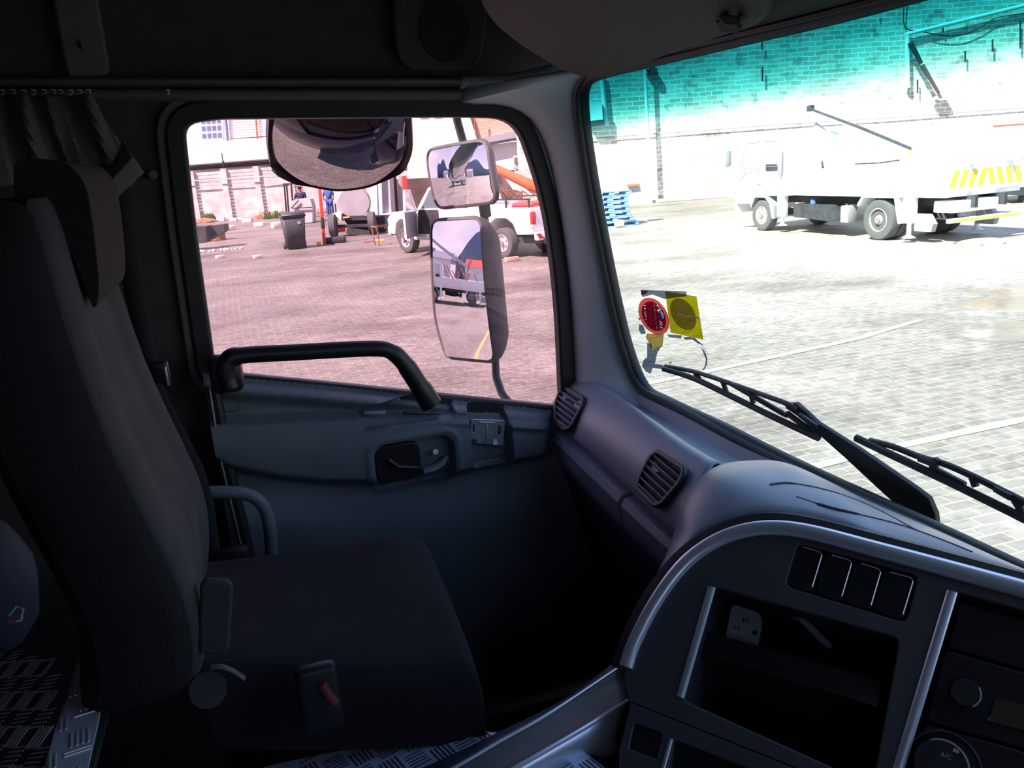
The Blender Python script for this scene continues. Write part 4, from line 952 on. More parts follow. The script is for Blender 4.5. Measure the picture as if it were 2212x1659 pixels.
wiper('windscreen_wiper', 'long black wiper with its arm reaching from the dashboard corner to the stickers',
      [(1434, 797), (1500, 818), (1580, 856), (1670, 900), (1768, 946)], [(1438, 791), (1500, 803), (1560, 822), (1640, 850), (1700, 872), (1722, 886)],
      [(1700, 872), (1722, 872), (1745, 892), (1768, 914), (1860, 972), (1985, 1058), (2008, 1076), (2022, 1108), (2026, 1142), (1990, 1130), (1955, 1100), (1900, 1050), (1830, 985), (1762, 925), (1728, 896), (1704, 880)],
      [((1500, 804), (1512, 820)), ((1560, 822), (1570, 848)), ((1575, 826), (1690, 892)), ((1620, 845), (1628, 872)), ((1690, 892), (1702, 898)), ((1700, 892), (1764, 940)), ((1728, 896), (1764, 922))])
wiper('windscreen_wiper', 'second black wiper blade cut off by the right edge of the view',
      [(1850, 946), (1910, 975), (1985, 1010), (2080, 1055), (2212, 1120), (2400, 1215)], [(1880, 952), (1930, 965), (1990, 988), (2040, 1002), (2100, 1028), (2165, 1060), (2212, 1084), (2400, 1180)], None,
      [((1985, 990), (2025, 1005)), ((2010, 1008), (2085, 1048)), ((2100, 1030), (2108, 1052)), ((2150, 1055), (2185, 1075)), ((2190, 1076), (2212, 1112)), ((2020, 992), (2028, 1000))])

# ------------------------------------------------------------------ mirrors outside the passenger window
ym = 2.15
def mirror_plate(P3, n, R, bulge_in=True, rings=10):
    """convex mirror glass: outline points, normal, radius of curvature"""
    c = np.mean(P3, axis=0); b = MB(); n = n/np.linalg.norm(n); rr = []
    rmax = max(np.linalg.norm(p-c) for p in P3)
    for k in range(rings, 0, -1):
        s = k/rings; ring = []
        for p in P3:
            q = c+(p-c)*s; r = np.linalg.norm(q-c); q = q-n*(r*r/(2*R)); ring.append(b.bm.verts.new([float(v) for v in q]))
        rr.append(ring)
    cv = b.bm.verts.new([float(v) for v in c]); m = len(P3)
    for a, d in zip(rr[:-1], rr[1:]):
        for i in range(m): b.bm.faces.new((a[i], a[(i+1) % m], d[(i+1) % m], d[i]))
    for i in range(m): b.bm.faces.new((rr[-1][i], rr[-1][(i+1) % m], cv))
    return b
def mirror_unit(parent, px, nrm, R, depth, hm, gm_, rim=0.010, name='mirror_housing', taper=0.72, shift=(0, 0, 0), rad=0.02, ctr=None):
    o = on(*(ctr or tuple(centroid(px))), 1, ym); fr = Fr(o, nrm); P = rpoly([fr.uv(*p) for p in px], rad, 5); P = [tuple(p) for p in P]
    G = resamp([np.array(p) for p in P+[P[0]]], 61)[:-1]
    P3 = [fr.pt(a, b, 0.0) for a, b in G]
    Go = offp([tuple(g) for g in G], rim); c2 = centroid(Go); sh = np.array(shift)
    sag = lambda p: -(np.linalg.norm(np.array(p)-centroid(G))**2)/(2*R)
    rows = []
    rows.append([fr.pt(*g, sag(g)-0.004) for g in offp([tuple(g) for g in G], -0.004)])
    rows.append([fr.pt(*g, sag(g)+0.003) for g in G])
    rows.append([fr.pt(*g, sag(g)+0.002) for g in offp([tuple(g) for g in G], rim*0.7)])
    rows.append([fr.pt(*g, sag(g)-0.008) for g in Go])
    for t in (0.4, 0.75, 0.93, 1.0):
        k = 1-(1-taper)*t**2.2
        rows.append([fr.pt(*(c2+(np.array(g)-c2)*k), -0.008-depth*t)+sh*t for g in Go])
    b = MB(); V_ = [[b.bm.verts.new([float(v) for v in p]) for p in r] for r in rows]; m = len(G)
    for i in range(len(V_)-1):
        for j in range(m): b.bm.faces.new((V_[i][j], V_[i][(j+1) % m], V_[i+1][(j+1) % m], V_[i+1][j]))
    b.bm.faces.new(V_[-1])
    h = b.build(name, hm, parent)
    g_ = mirror_plate(P3, fr.n, R).build('mirror_glass', gm_, h)
    return h, fr
def refl(px, py, out):
    r = np.array(out, float); r /= np.linalg.norm(r); v = r-ray(px, py); return v/np.linalg.norm(v)
housing = mat('mirror_housing', (0.085, 0.08, 0.085), 0.55, bump=0.3, bscale=400, var=0.12, vscale=20)
ma = thing('side_mirrors', 'two grey framed rear view mirrors stacked on a curved arm outside the window', 'mirror', on(1070, 700, 1, 2.2))
MB().tube([(0.50, 1.85, 2.62)]+[on(x, y, 1, Y) for x, y, Y in [(980, 200, 2.12), (988, 262, 2.18), (1000, 305, 2.20), (1022, 372, 2.22), (1044, 450, 2.22), (1060, 560, 2.22), (1070, 700, 2.20), (1070, 780, 2.17), (1072, 815, 2.14), (1084, 850, 2.08), (1106, 878, 2.0), (1140, 905, 1.92)]]+[(0.71, 1.84, 1.74)],
    [0.011]*14, 12).build('mirror_arm', housing, ma)
n1 = refl(985, 535, (-0.93, 0.37, 0.0))
mirror_unit(ma, [(926, 478), (1032, 472), (1062, 782), (958, 772), (938, 690)], n1, 2.2, 0.085, housing, M['mirror'], 0.008, 'large_mirror', 0.74, rad=0.025)
n2 = refl(955, 357, (-0.88, 0.47, 0.0))
mirror_unit(ma, [(904, 328), (1036, 304), (1056, 436), (930, 450)], n2, 0.42, 0.06, housing, M['mirror'], 0.008, 'small_mirror', 0.72, rad=0.03, ctr=(985, 378))
MB().bar(on(1045, 440, 1, 2.2), on(1050, 470, 1, 2.2), 0.022, 0.03, bev=0.006).build('arm_joint', housing, ma)
cm = thing('kerb_mirror', 'wide black framed convex mirror hanging above the passenger window, tilted down', 'mirror', on(740, 250, 1, 2.1))
n3 = np.array([-0.10, -0.74, -0.67])
mirror_unit(cm, [(584, 262), (700, 256), (890, 256), (894, 345), (876, 388), (802, 420), (730, 427), (636, 414), (588, 390), (580, 325)], n3, 0.36, 0.05, M['blackp'], M['mirrordk'], 0.006, 'mirror_housing', 0.8, rad=0.02, ctr=(740, 325))
MB().tube([on(715, 262, 1, 2.18), on(712, 215, 1, 2.05), on(712, 180, 1, 1.9)], 0.012, 10).build('bracket', M['blackp'], cm)

# ================================================================== THE YARD OUTSIDE
# ground
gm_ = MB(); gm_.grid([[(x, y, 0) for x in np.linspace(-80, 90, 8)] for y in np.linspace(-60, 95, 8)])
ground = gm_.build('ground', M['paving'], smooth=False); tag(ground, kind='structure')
def strip(name, px, w, mt, parent=None, z=0.006):
    P = [gr(x, y, z) for x, y in px]; b = MB(); a = []; c = []
    for i, p in enumerate(P):
        t = P[min(i+1, len(P)-1)]-P[max(i-1, 0)]; t /= np.linalg.norm(t); s = np.array([t[1], -t[0], 0])*w/2; a.append(p+s); c.append(p-s)
    return b.grid([a, c]).build(name, mt, parent, smooth=False)
lm = mat('road_paint', (0.30, 0.28, 0.22), 0.85, var=0.3, vscale=3, col2=(0.52, 0.47, 0.30))
strip('painted_line', [(1380, 832), (1500, 808), (1850, 732), (1990, 690)], 0.10, lm, ground)
strip('painted_line', [(1740, 1012), (1900, 972), (2212, 906), (2420, 862)], 0.10, lm, ground)
# lit sand heap
sd = thing('sand_heap', 'low heap of pale brown sand on the paving right of the crane truck', 'sand', gr(2125, 524)); 
c = gr(2125, 524); MB().ball((c[0], c[1], 0.0), 0.55, (1, 0.8, 0.16), 3, 0.05).build('sand', mat('sand', (0.42, 0.36, 0.26), 0.95, var=0.2, vscale=20), sd)

# tall stone boundary wall across the yard
DW = 39.5
wc = HD*DW+HU*21
sw = MB().box((0, 0.25, 5.0), (40, 0.5, 10.0)).build('wall_back_yard', M['stonewall']); sw.location = wc; sw.rotation_euler = (0, 0, RZV); sw.name = 'wall_far'; tag(sw, kind='structure')
def dq(px, py, D=DW): return dep(px, py, D)
# cable run and ledge on the wall
pp_ = thing('wall_conduit', 'thin grey conduit running level along the tall stone wall', 'pipe', dq(1500, 280, 39.3))
MB().tube([dq(x, y, 39.4) for x, y in [(1262, 300), (1315, 296), (1540, 280), (1740, 265), (1905, 256), (2300, 226)]], 0.02, 6).build('pipe', M['greyp'], pp_)
tag(MB().bar(dq(1400, 436, 39.2), dq(1580, 415, 39.2), 0.2, 0.12).build('kerb_stone', M['concrete']), 'long pale kerb at the foot of the stone wall left of the crane truck', 'kerb')
# lamp post between pallets and truck
lp = thing('lamp_post', 'slim white lamp post with dark hooded lamp standing before the stone wall', 'lamp post', dq(1405, 430, 39.0))
b0 = dq(1406, 432, 39.0); t0 = dq(1391, 100, 39.0)
MB().tube([b0*[1, 1, 0], t0], [0.09, 0.07], 12).build('pole', M['white'], lp)
lh = dq(1409, 158, 39.3); MB().lathe([(0.05, 0.3), (0.1, 0.25), (0.2, 0.05), (0.28, 0.0), (0.28, -0.05)][::-1], Matrix.Translation(tuple(map(float, lh))), 20).build('lamp_hood', M['chassis'], lp)  # dark hood shape stands for the lamp's shadow on the wall
MB().bar(t0*0.2+dq(1392, 160, 39.0)*0.8, lh, 0.06).build('bracket', M['chassis'], lp)
lp2 = thing('wall_post', 'short white post beside the white wall box at the windscreen corner', 'post', dq(1312, 270, 39.3))
MB().tube([dq(1299, 160, 39.3), dq(1310, 272, 39.3)], 0.10, 10).build('pole', M['white'], lp2)
wb = thing('wall_box', 'large white box fixed high on the stone wall beside the pillar', 'box', dq(1285, 245, 39))
fw = Fr(dq(1285, 245, 38.9), -HD); MB().prism([dq(x, y, 38.9) for x, y in [(1262, 222), (1300, 219), (1302, 258), (1266, 262)]], None, HD*0.5).build('casing', M['white'], wb, smooth=False)
MB().prism([dq(x, y, 39.15) for x, y in [(1266, 262), (1303, 258), (1305, 268), (1272, 273)]], None, HD*0.3).build('underside', M['greyp'], wb, smooth=False)  # grey slab put in for the shadow beneath the box
MB().box(dq(1274, 212, 39.1), (0.22, 0.2, 0.22)).build('knob_top', M['white'], wb)
# L shaped lamp bracket at the right
lb = thing('pipe_bracket', 'white pipe post with long slanting arm high on the stone wall at right', 'lamp post', dq(1961, 160, 39.3))
MB().tube([dq(1961, 190, 39.3), dq(1960, 73, 39.3)], 0.10, 10).build('post', M['white'], lb)
MB().tube([dq(1955, 75, 39.3), dq(2212, 12, 39.25), dq(2420, -40, 39.2)], 0.085, 10).build('arm', M['white'], lb)
MB().tube([dq(x, y, 39.3) for x, y in smoothline([(1958, -30), (1952, 20), (1956, 60), (1990, 68), (2040, 77), (2080, 75), (2120, 58), (2150, 40), (2212, 28), (2320, 10)], 5)], 0.022, 6).build('hanging_cable', M['cable'], lb)
fl = thing('flood_lamp', 'grey flood lamp on a dark slanting stay below the white pipe bracket', 'lamp', dq(2000, 140, 39.05))
MB().tube([dq(1966, 92, 39.05), dq(1990, 137, 39.05)], [0.13, 0.09], 8).build('stay', M['chassis'], fl)  # dark bars and head modelled after the arm's shadow on the wall
MB().tube([dq(1992, 141, 39.05), dq(2029, 203, 39.0)], [0.11, 0.07], 8).build('stay', mat('stay_brown', (0.10, 0.05, 0.06), 0.6), fl)
MB().prism([dq(x, y, 39.05) for x, y in [(2027, 204), (2048, 201), (2048, 209), (2030, 214), (2020, 216)]], None, HD*0.3).build('lamp_head', M['lampgrey'], fl, smooth=False)
spl = ['topmost spike left of centre', 'lower spike left of centre', 'stubby spike nearest the roof edge', 'spike half way along the white arm', 'spike under the middle of the hanging cable', 'spike right of the cable sag', 'long spike at the right edge', 'lowest spike beside the white pipe post']
for i, (x, y0_, y1) in enumerate(((1646, 92, 107), (1647, 145, 175), (1896, 20, 30), (2037, 60, 70), (2085, 110, 134), (2144, 85, 112), (2204, 45, 105), (1982, 172, 201))):
    tag(MB().bar(dq(x, y0_, 39.3), dq(x, y1, 39.3), 0.05, 0.05).build('wall_spike', M['chassis']),
        'dark iron spike in the stone wall, '+spl[i], 'spike', group='iron spikes on the stone wall')

# wheels
def wheel(parent, c, ax, r, w, name='wheel', hubc=None, dish=0.05):
    """c centre of the outer face, ax outward axis (local)"""
    ax = Vector(ax).normalized(); u = Vector((0, 0, 1)); v = u.cross(ax); R = Matrix((u, v, ax)).transposed().to_4x4()
    Mx = Matrix.Translation(Vector(c)) @ R
    t = MB().lathe([(r*0.58, -w), (r*0.9, -w), (r, -w*0.85), (r, -w*0.15), (r*0.94, 0.0), (r*0.75, 0.012), (r*0.60, 0.0), (r*0.56, -0.04)], Mx, 36).build(name, M['tyre'], parent, world=False)
    MB().lathe([(r*0.57, -0.05), (r*0.585, 0.0), (r*0.54, 0.005), (r*0.50, -dish), (r*0.30, -dish*1.1), (r*0.26, -dish*0.4), (r*0.20, 0.0), (0.001, 0.0)], Mx, 32).build('rim', M['rim'], t, world=False)
    hb = MB()
    for k in range(6):
        a = k*PI/3; hb.cyl(Mx @ Vector((r*0.38*math.cos(a), r*0.38*math.sin(a), -dish-0.01)), Mx @ Vector((r*0.38*math.cos(a), r*0.38*math.sin(a), -dish+0.012)), r*0.07, seg=10)
    hb.cyl(Mx @ Vector((0, 0, -0.02)), Mx @ Vector((0, 0, 0.03)), r*0.16, seg=16); hb.build('hub', hubc or M['hub'], t, world=False)
    return t
def xzp(poly, y0_, y1):  # prism from side outline
    b = MB(); b.prism([(x, y0_, z) for x, z in poly], None, (0, y1-y0_, 0)); return b
def cabtruck(name, label, loc, rz, boom=True, rear=True):
    t = thing(name, label, 'truck', loc, rz)
    W_ = 1.08
    cab = xzp(rpoly([(1.05, 0.95), (1.05, 2.42), (1.25, 2.52), (2.6, 2.55), (2.95, 2.45), (3.22, 1.70), (3.28, 1.0), (3.26, 0.72), (2.62, 0.72), (2.55, 0.95)], [0.05, 0.08, 0.1, 0.2, 0.15, 0.2, 0.06, 0.05, 0.02, 0.05], 4), -W_, W_).build('cab', M['white'], t, world=False, bevel=0.03)
    for s in (1, -1):
        y = s*(W_+0.006)
        gl_ = xzp(rpoly([(2.16, 1.66), (2.16, 2.36), (2.72, 2.36), (2.98, 1.72), (2.62, 1.60)], 0.05), y-0.01, y).build('side_window', M['lgglass'], cab, world=False)
        xzp(rpoly([(1.42, 1.72), (1.42, 2.36), (1.9, 2.38), (1.9, 1.72)], 0.06), y-0.01, y).build('side_window', M['lgglass'], cab, world=False)
        fr_b = MB()
        for poly in ([(2.16, 1.66), (2.16, 2.36), (2.72, 2.36), (2.98, 1.72)], [(1.42, 1.72), (1.42, 2.36), (1.9, 2.38), (1.9, 1.72)]):
            for a, c in zip(poly, poly[1:]+poly[:1]): fr_b.bar((a[0], y+s*0.003, a[1]), (c[0], y+s*0.003, c[1]), 0.022, 0.012)
        fr_b.build('window_rubber', M['greyp'], cab, world=False)
        xzp(rpoly([(2.42, 1.62), (2.98, 1.72), (3.12, 1.36), (3.06, 1.30), (2.80, 1.52)], 0.03), y, y+s*0.01).build('corner_panel', M['greyp'], cab, world=False)
        xzp(rpoly([(1.42, 1.60), (1.42, 1.78), (1.9, 1.78), (1.9, 1.60)], 0.04), y, y+s*0.012).build('window_vent', M['chassis'], cab, world=False)
        MB().box((2.18, s*(W_+0.02), 1.28), (0.16, 0.03, 0.06), bev=0.01).build('door_handle', M['greyp'], cab, world=False)
        xzp(rpoly([(2.52, 0.62), (2.62, 0.86), (2.40, 1.0), (1.85, 1.0), (1.55, 0.7), (1.5, 0.35), (1.62, 0.35), (1.72, 0.72), (1.92, 0.90), (2.34, 0.90), (2.50, 0.62)], 0.03), s*0.78, s*(W_+0.02)).build('wheel_arch', M['greyp'], cab, world=False)
        MB().tube([(3.10, s*W_, 2.3), (3.35, s*(W_+0.16), 2.28), (3.36, s*(W_+0.18), 1.55), (3.15, s*W_, 1.5)], 0.015, 8).build('mirror_arm', M['greyp'], cab, world=False)
        MB().box((3.36, s*(W_+0.18), 1.98), (0.08, 0.20, 0.42), bev=0.03).build('mirror', M['greyp'], cab, world=False)
        MB().box((3.25, s*0.98, 0.98), (0.08, 0.22, 0.09), bev=0.02).build('indicator', M['amber'], cab, world=False)
        MB().box((3.27, s*0.72, 0.82), (0.06, 0.36, 0.16), bev=0.03).build('headlamp', M['lgglass'], cab, world=False)
    MB().box((3.10, 0, 2.03), (0.03, 1.8, 0.62), Matrix.Rotation(-0.33, 4, 'Y'), bev=0.02).build('windscreen', M['pglass'], cab, world=False)
    MB().box((3.30, 0, 0.58), (0.14, 2.12, 0.26), bev=0.04).build('bumper', M['white'], t, world=False)
    MB().box((1.24, 1.15, 1.80), (0.12, 0.05, 0.7), bev=0.01).build('air_intake', M['greyp'], t, world=False)
    # chassis
    MB().box((-0.6, 0.42, 0.86), (7.0, 0.09, 0.24)).box((-0.6, -0.42, 0.86), (7.0, 0.09, 0.24)).box((-0.5, 0, 0.86), (0.1, 0.84, 0.2)).box((-2.1, 0, 0.45), (0.16, 1.9, 0.16)).box((2.1, 0, 0.45), (0.16, 1.9, 0.16)).build('chassis', M['chassis'], t, world=False)
    for s in (1, -1):
        wheel(t, (2.1, s*1.06, 0.42), (0, s, 0), 0.42, 0.26, dish=0.02)
        wheel(t, (-2.1, s*1.08, 0.46), (0, s, 0), 0.46, 0.26, dish=0.16); wheel(t, (-2.1, s*0.78, 0.46), (0, s, 0), 0.46, 0.24, dish=0.12)
        xzp(rpoly([(-1.45, 0.78), (-1.62, 1.02), (-2.62, 1.02), (-2.78, 0.40), (-2.70, 0.40), (-2.56, 0.96), (-1.66, 0.96), (-1.52, 0.74)], 0.03), s*0.70, s*1.1).build('mudguard', M['white'], t, world=False)
        MB().box((1.30, s*1.0, 0.72), (0.22, 0.2, 0.62), bev=0.02).tube([(1.30, s*1.0, 0.42), (1.30, s*1.0, 0.22), (1.30, s*1.0, 0.18)], [0.05, 0.05, 0.14], 14).build('outrigger', M['white'], t, world=False)
        MB().box((-2.95, s*1.02, 0.75), (0.24, 0.2, 0.66), bev=0.02).tube([(-2.95, s*1.02, 0.42), (-2.95, s*1.02, 0.16), (-2.95, s*1.02, 0.1)], [0.05, 0.05, 0.15], 14).build('outrigger', M['white'], t, world=False)
        xzp([(-3.05, 0.25), (-3.05, 0.62), (-3.4, 0.62), (-3.55, 0.42), (-3.5, 0.25)], s*0.85, s*0.98).build('mud_flap', M['lampgrey'], t, world=False)
    xzp(rpoly([(0.85, 0.42), (0.85, 0.76), (-0.55, 0.76), (-1.0, 0.45), (-0.4, 0.36)], 0.05), 0.62, 1.02).build('fuel_tank', M['chassis'], t, world=False)
    MB().ball((0.2, 0.95, 0.78), 0.09, (1, 0.7, 1.4), 2, 0.15).build('rag', M['cloth2'], t, world=False)
    MB().box((-1.0, 0.9, 0.55), (0.25, 0.3, 0.4), bev=0.02).build('tool_box', M['lampgrey'], t, world=False)
    # deck
    MB().box((-1.42, 0, 1.03), (4.95, 2.16, 0.10)).build('deck', M['white'], t, world=False)
    for s in (1, -1):
        MB().box((-1.42, s*1.09, 1.36), (4.95, 0.045, 0.56), bev=0.01).build('side_board', M['white'], t, world=False)
    MB().box((1.02, 0, 1.36), (0.05, 2.16, 0.56), bev=0.01).build('front_board', M['white'], t, world=False)
    if rear:
        rb = MB().box((-3.92, 0, 1.36), (0.05, 2.16, 0.56), bev=0.01).build('tail_board', M['white'], t, world=False)
        for k in range(-3, 5):
            yc = (k-0.5)*0.26; sgn = 1 if yc > 0 else -1
            MB().prism([(-3.955, yc-0.075+sgn*0.06, 1.17), (-3.955, yc+0.075+sgn*0.06, 1.17), (-3.955, yc+0.075-sgn*0.06, 1.52), (-3.955, yc-0.075-sgn*0.06, 1.52)], None, (0.01, 0, 0)).build('chevron', M['yellow'], rb, world=False, smooth=False)
        MB().box((-3.98, 0, 0.50), (0.10, 2.1, 0.09), bev=0.01).build('rear_bar', M['white'], t, world=False)
        MB().box((-4.04, 0, 0.50), (0.015, 1.9, 0.045)).build('reflector_strip', M['yellow'], t, world=False)
        MB().box((-3.75, 0.3, 0.78), (0.5, 1.3, 0.24), bev=0.02).build('rear_box', M['white'], t, world=False)
        for s in (1, -1): MB().box((-3.99, s*0.98, 0.5), (0.06, 0.08, 0.08), bev=0.01).build('rear_lamp', M['tail'], t, world=False)
        lm_ = MB()
        for yy in (0.62, -0.55):
            for dx in (0, 0.12): lm_.bar((-3.4-dx, yy, 0.5), (-3.3-dx, yy, 0.66), 0.03)
            lm_.bar((-3.38, yy, 0.66), (-3.22, yy, 0.66), 0.03).bar((-3.55, yy, 0.5), (-3.3, yy, 0.5), 0.03)
        lm_.build('spring_shackle', M['lampgrey'], t, world=False)
    # load on the deck
    return t
TR = (15.05, 17.75, 0); TRZ = math.radians(92.7)
tk = cabtruck('crane_truck', 'white flatbed truck with raised crane boom and orange chevrons parked across the yard', TR, TRZ)
def onv(x, y, off=0.0):
    """point seen at a pixel, on the truck's lengthwise plane off metres to its left"""
    o = np.array(TR)+np.array([-off, 0, 0]); return onp(x, y, o, (1, -0.047, 0))
bm_ = MB().bar(onv(1762, 239, -0.1), onv(1990, 333, -0.1), 0.13, 0.10, bev=0.02).build('boom', M['white'], tk)
MB().tube([onv(1752, 236, 0.02), onv(1860, 276, 0.02), onv(1985, 328, 0.02)], 0.035, 8).build('chain_guide', M['chassis'], bm_)
MB().box(onv(1751, 234, 0.0), (0.16, 0.16, 0.16), bev=0.03).build('boom_head', M['chassis'], bm_)
MB().bar(onv(1858, 308, 0.0), onv(1994, 362, 0.0), 0.16, 0.14, bev=0.02).build('lower_boom', M['white'], tk)
MB().bar(onv(1850, 307, 0.08), onv(1856, 314, 0.08), 0.05, 0.05).build('boom_tip', M['lampgrey'], tk)
MB().bar(onv(1966, 329, 0.1), onv(1987, 337, 0.1), 0.04, 0.08).build('warning_strip', M['yellow'], tk)
MB().box(onv(2008, 325, -0.1), (0.6, 0.5, 0.75), bev=0.06).build('turret', M['white'], tk)
MB().bar(onv(2000, 345, 0.1), onv(1990, 368, 0.1), 0.14).bar(onv(2040, 340, 0.1), onv(2028, 372, 0.1), 0.14).build('turret_leg', M['white'], tk)
MB().bar(onv(2030, 340, 0), onp(2180, 300, np.array(TR)+np.array([0.8, -4, 0]), (0, 1, 0)), 0.28, 0.4, bev=0.05).build('counter_frame', M['white'], tk)
MB().bar(onv(2040, 352, 0.2), onv(2100, 340, 0.2), 0.10, 0.06).build('hydraulic_ram', M['lampgrey'], tk)
MB().prism([onv(x, y, 0.2) for x, y in [(1757, 346), (1780, 345), (1782, 366), (1792, 372), (1755, 374), (1764, 362)]], None, (0.3, 0, 0)).build('winch', M['lampgrey'], tk)
MB().tube([onv(x, y, 0.25) for x, y in [(1775, 348), (1777, 362), (1790, 370), (1770, 372), (1778, 360)]], 0.025, 6).build('hose', M['chassis'], tk)
MB().tube([onv(x, y, 0.1) for x, y in [(1848, 354), (1900, 352), (1942, 346)]], 0.02, 6).build('deck_pipe', M['chassis'], tk)
MB().tube([onv(1762, 269, -0.3), onv(1792, 300, -0.3)], [0.06, 0.13], 8).build('ram_cover', M['lampgrey'], tk)
# truck parked behind it
tk2 = cabtruck('second_truck', 'white truck mostly hidden behind the crane truck, only its cab showing', (18.2, 21.3, 0), math.radians(96), boom=False, rear=False)
MB().prism([onp(x, y, (17.0, 20, 0), (1, 0, 0)) for x, y in [(1719, 322), (1748, 316), (1754, 334), (1754, 340), (1718, 341)]], None, (0.1, 0, 0)).build('dark_window', M['pglass'], tk2)
MB().prism([onp(x, y, (16.9, 20, 0), (1, 0, 0)) for x, y in [(1733, 320), (1740, 320), (1748, 336), (1740, 338)]], None, (0.05, 0, 0)).build('seat_cover', M['orange'], tk2)
MB().prism([onp(x, y, (17.6, 20, 0), (1, 0, 0)) for x, y in [(1736, 287), (1742, 287), (1750, 300), (1728, 300)]], None, (0.3, 0, 0)).build('beacon', M['lampgrey'], tk2)
# vehicle at the right edge of the view
rv = thing('parked_van', 'white parked vehicle with red trim cut off by the right edge', 'van', gr(2230, 455), RZV+0.3)
cc = gr(2260, 452)
def lc(px, py, D): return dep(px, py, D)
body = [(2196, 345), (2212, 318), (2260, 300), (2420, 290), (2420, 400), (2200, 415), (2190, 400), (2192, 362)]
MB().prism([lc(x, y, 26) for x, y in body], None, HD*1.9).build('body', M['white'], rv, smooth=False)
MB().prism([lc(x, y, 25.95) for x, y in [(2203, 342), (2216, 322), (2300, 310), (2300, 336)]], None, HD*0.06).build('window', M['lgglass'], rv, smooth=False)
MB().prism([lc(x, y, 25.9) for x, y in [(2186, 406), (2212, 404), (2300, 400), (2300, 424), (2186, 422)]], None, HD*1.5).build('underbody', M['chassis'], rv, smooth=False)
MB().bar(lc(2196, 344, 25.9), lc(2300, 336, 25.9), 0.05).build('red_trim', M['redp'], rv)
MB().box(lc(2193, 366, 25.9), (0.08, 0.08, 0.16)).build('tail_lamp', M['tail'], rv)
for x in (2240, 2390):
    c = lc(x, 430, 26.0); MB().cyl(c, c+HD*0.3, 0.42).build('wheel', M['tyre'], rv)
# antenna frame above it
af = thing('roof_rack', 'thin red and white lifting frame standing above the truck tail', 'frame', lc(2165, 330, 27))
MB().tube([lc(2146, 273, 27), lc(2212, 268, 27)], 0.03, 6).build('top_bar', M['redp'], af)
MB().tube([lc(2158, 290, 27), lc(2166, 300, 27), lc(2166, 334, 27)], 0.025, 6).tube([lc(2186, 278, 27), lc(2167, 300, 27)], 0.03, 6).build('stay', M['lampgrey'], af)

# stacked blue plastic pallets
def pallet(loc, rz, lab):
    t = thing('plastic_pallet', lab, 'pallet', loc, rz, 'stacked blue plastic pallets')
    MB().box((0, 0, 0.135), (1.2, 1.0, 0.035), bev=0.006).build('top_deck', M['blue'], t, world=False)
    b = MB()
    for x in (-0.53, 0, 0.53):
        for y in (-0.42, 0, 0.42): b.box((x, y, 0.07), (0.13 if x else 0.2, 0.14, 0.10), bev=0.01, taper=0.85)
    b.build('block', M['blue'], t, world=False)
    bb = MB()
    for y in (-0.42, 0, 0.42): bb.box((0, y, 0.012), (1.2, 0.12, 0.022))
    bb.build('runner', M['blue'], t, world=False); return t
pb0 = gr(1335, 488); hts = 7
names7 = ['bottom', 'second from the bottom', 'third from the bottom', 'middle', 'third from the top', 'second from the top', 'topmost']
dvec = pb0+HU*0.0
for i in range(7):
    off = [0.55, 0.35, 0.12, 0.05, 0.0, 0.0, 0.02][i]*0.5-0.25
    o = dvec+HU*off+HD*0.3
    pallet((o[0], o[1], 0.155*i*1.07), RZV+[0.12, -0.05, 0, 0, 0, 0, 0.1][i], 'blue plastic pallet, %s of the stack beside the windscreen pillar' % names7[i])
o = dvec+HU*0.35+HD*0.9
jb = thing('white_crate', 'white box with orange rim on top of the blue pallet stack', 'box', (*o[:2], 1.17), RZV)
MB().prism([dep(x, y, 28.4) for x, y in [(1356, 388), (1381, 384), (1384, 400), (1358, 402)]], None, HD*0.4).build('box_body', M['white'], jb, smooth=False)
MB().prism([dep(x, y, 28.38) for x, y in [(1357, 398), (1382, 396), (1383, 400), (1358, 403)]], None, HD*0.42).build('orange_rim', M['orange'], jb, smooth=False)
MB().prism([dep(x, y, 28.5) for x, y in [(1359, 403), (1382, 400), (1386, 418), (1366, 421)]], None, HD*0.35).build('grey_side', M['ltgrey'], jb, smooth=False)  # the crate's dark shadow, built as a grey block below it
rb_ = thing('roll_of_paper', 'small white rolls lying before the pallet stack', 'roll', gr(1330, 492)); c = gr(1330, 492)
MB().cyl((c[0], c[1], 0.12), (c[0]+0.25, c[1], 0.12), 0.12).build('roll', M['white'], rb_)

# ---------------------------------------------------------------- buildings and fence seen through the side window
DB = 58.0
bl = thing('workshop_building', 'long white workshop with lean-to roof and small-paned window behind the precast fence', 'building', HD*DB, RZV)
def dprism(pts, D, depth, name, mt, parent):
    return MB().prism([dep(x, y, D) for x, y in pts], None, HD*depth).build(name, mt, parent, smooth=False)
wl = dprism([(250, 290), (250, 40), (900, 0), (900, 240), (900, 345), (250, 392)], DB+4, 0.4, 'upper_wall', M['whiteplaster'], bl)
b = MB(); lo = [dep(x, y, DB-0.6) for x, y in [(250, 366), (580, 341), (900, 317)]]; hi = [dep(x, y, DB+3.9) for x, y in [(250, 317), (580, 297), (900, 275)]]
b.grid([lo, hi]).build('lean_to_roof', M['whiteplaster'], bl, solid=0.1, smooth=False)
dprism([(250, 367), (580, 341), (900, 318), (900, 332), (580, 355), (250, 380)], DB-0.5, 0.3, 'eaves', M['chassis'], bl)  # black strip standing for the shadow line under the roof edge
MB().tube([p-np.array([0, 0, 0.05])-HD*0.1 for p in lo], 0.09, 8).build('gutter', M['ltgrey'], bl)
dprism([(250, 380), (580, 355), (900, 332), (900, 470), (250, 500)], DB, 0.3, 'brick_wall', M['facebrick'], bl)
wfr = dprism([(430, 252), (480, 248), (481, 304), (436, 308)], DB+3.9, 0.1, 'window', M['white'], bl)
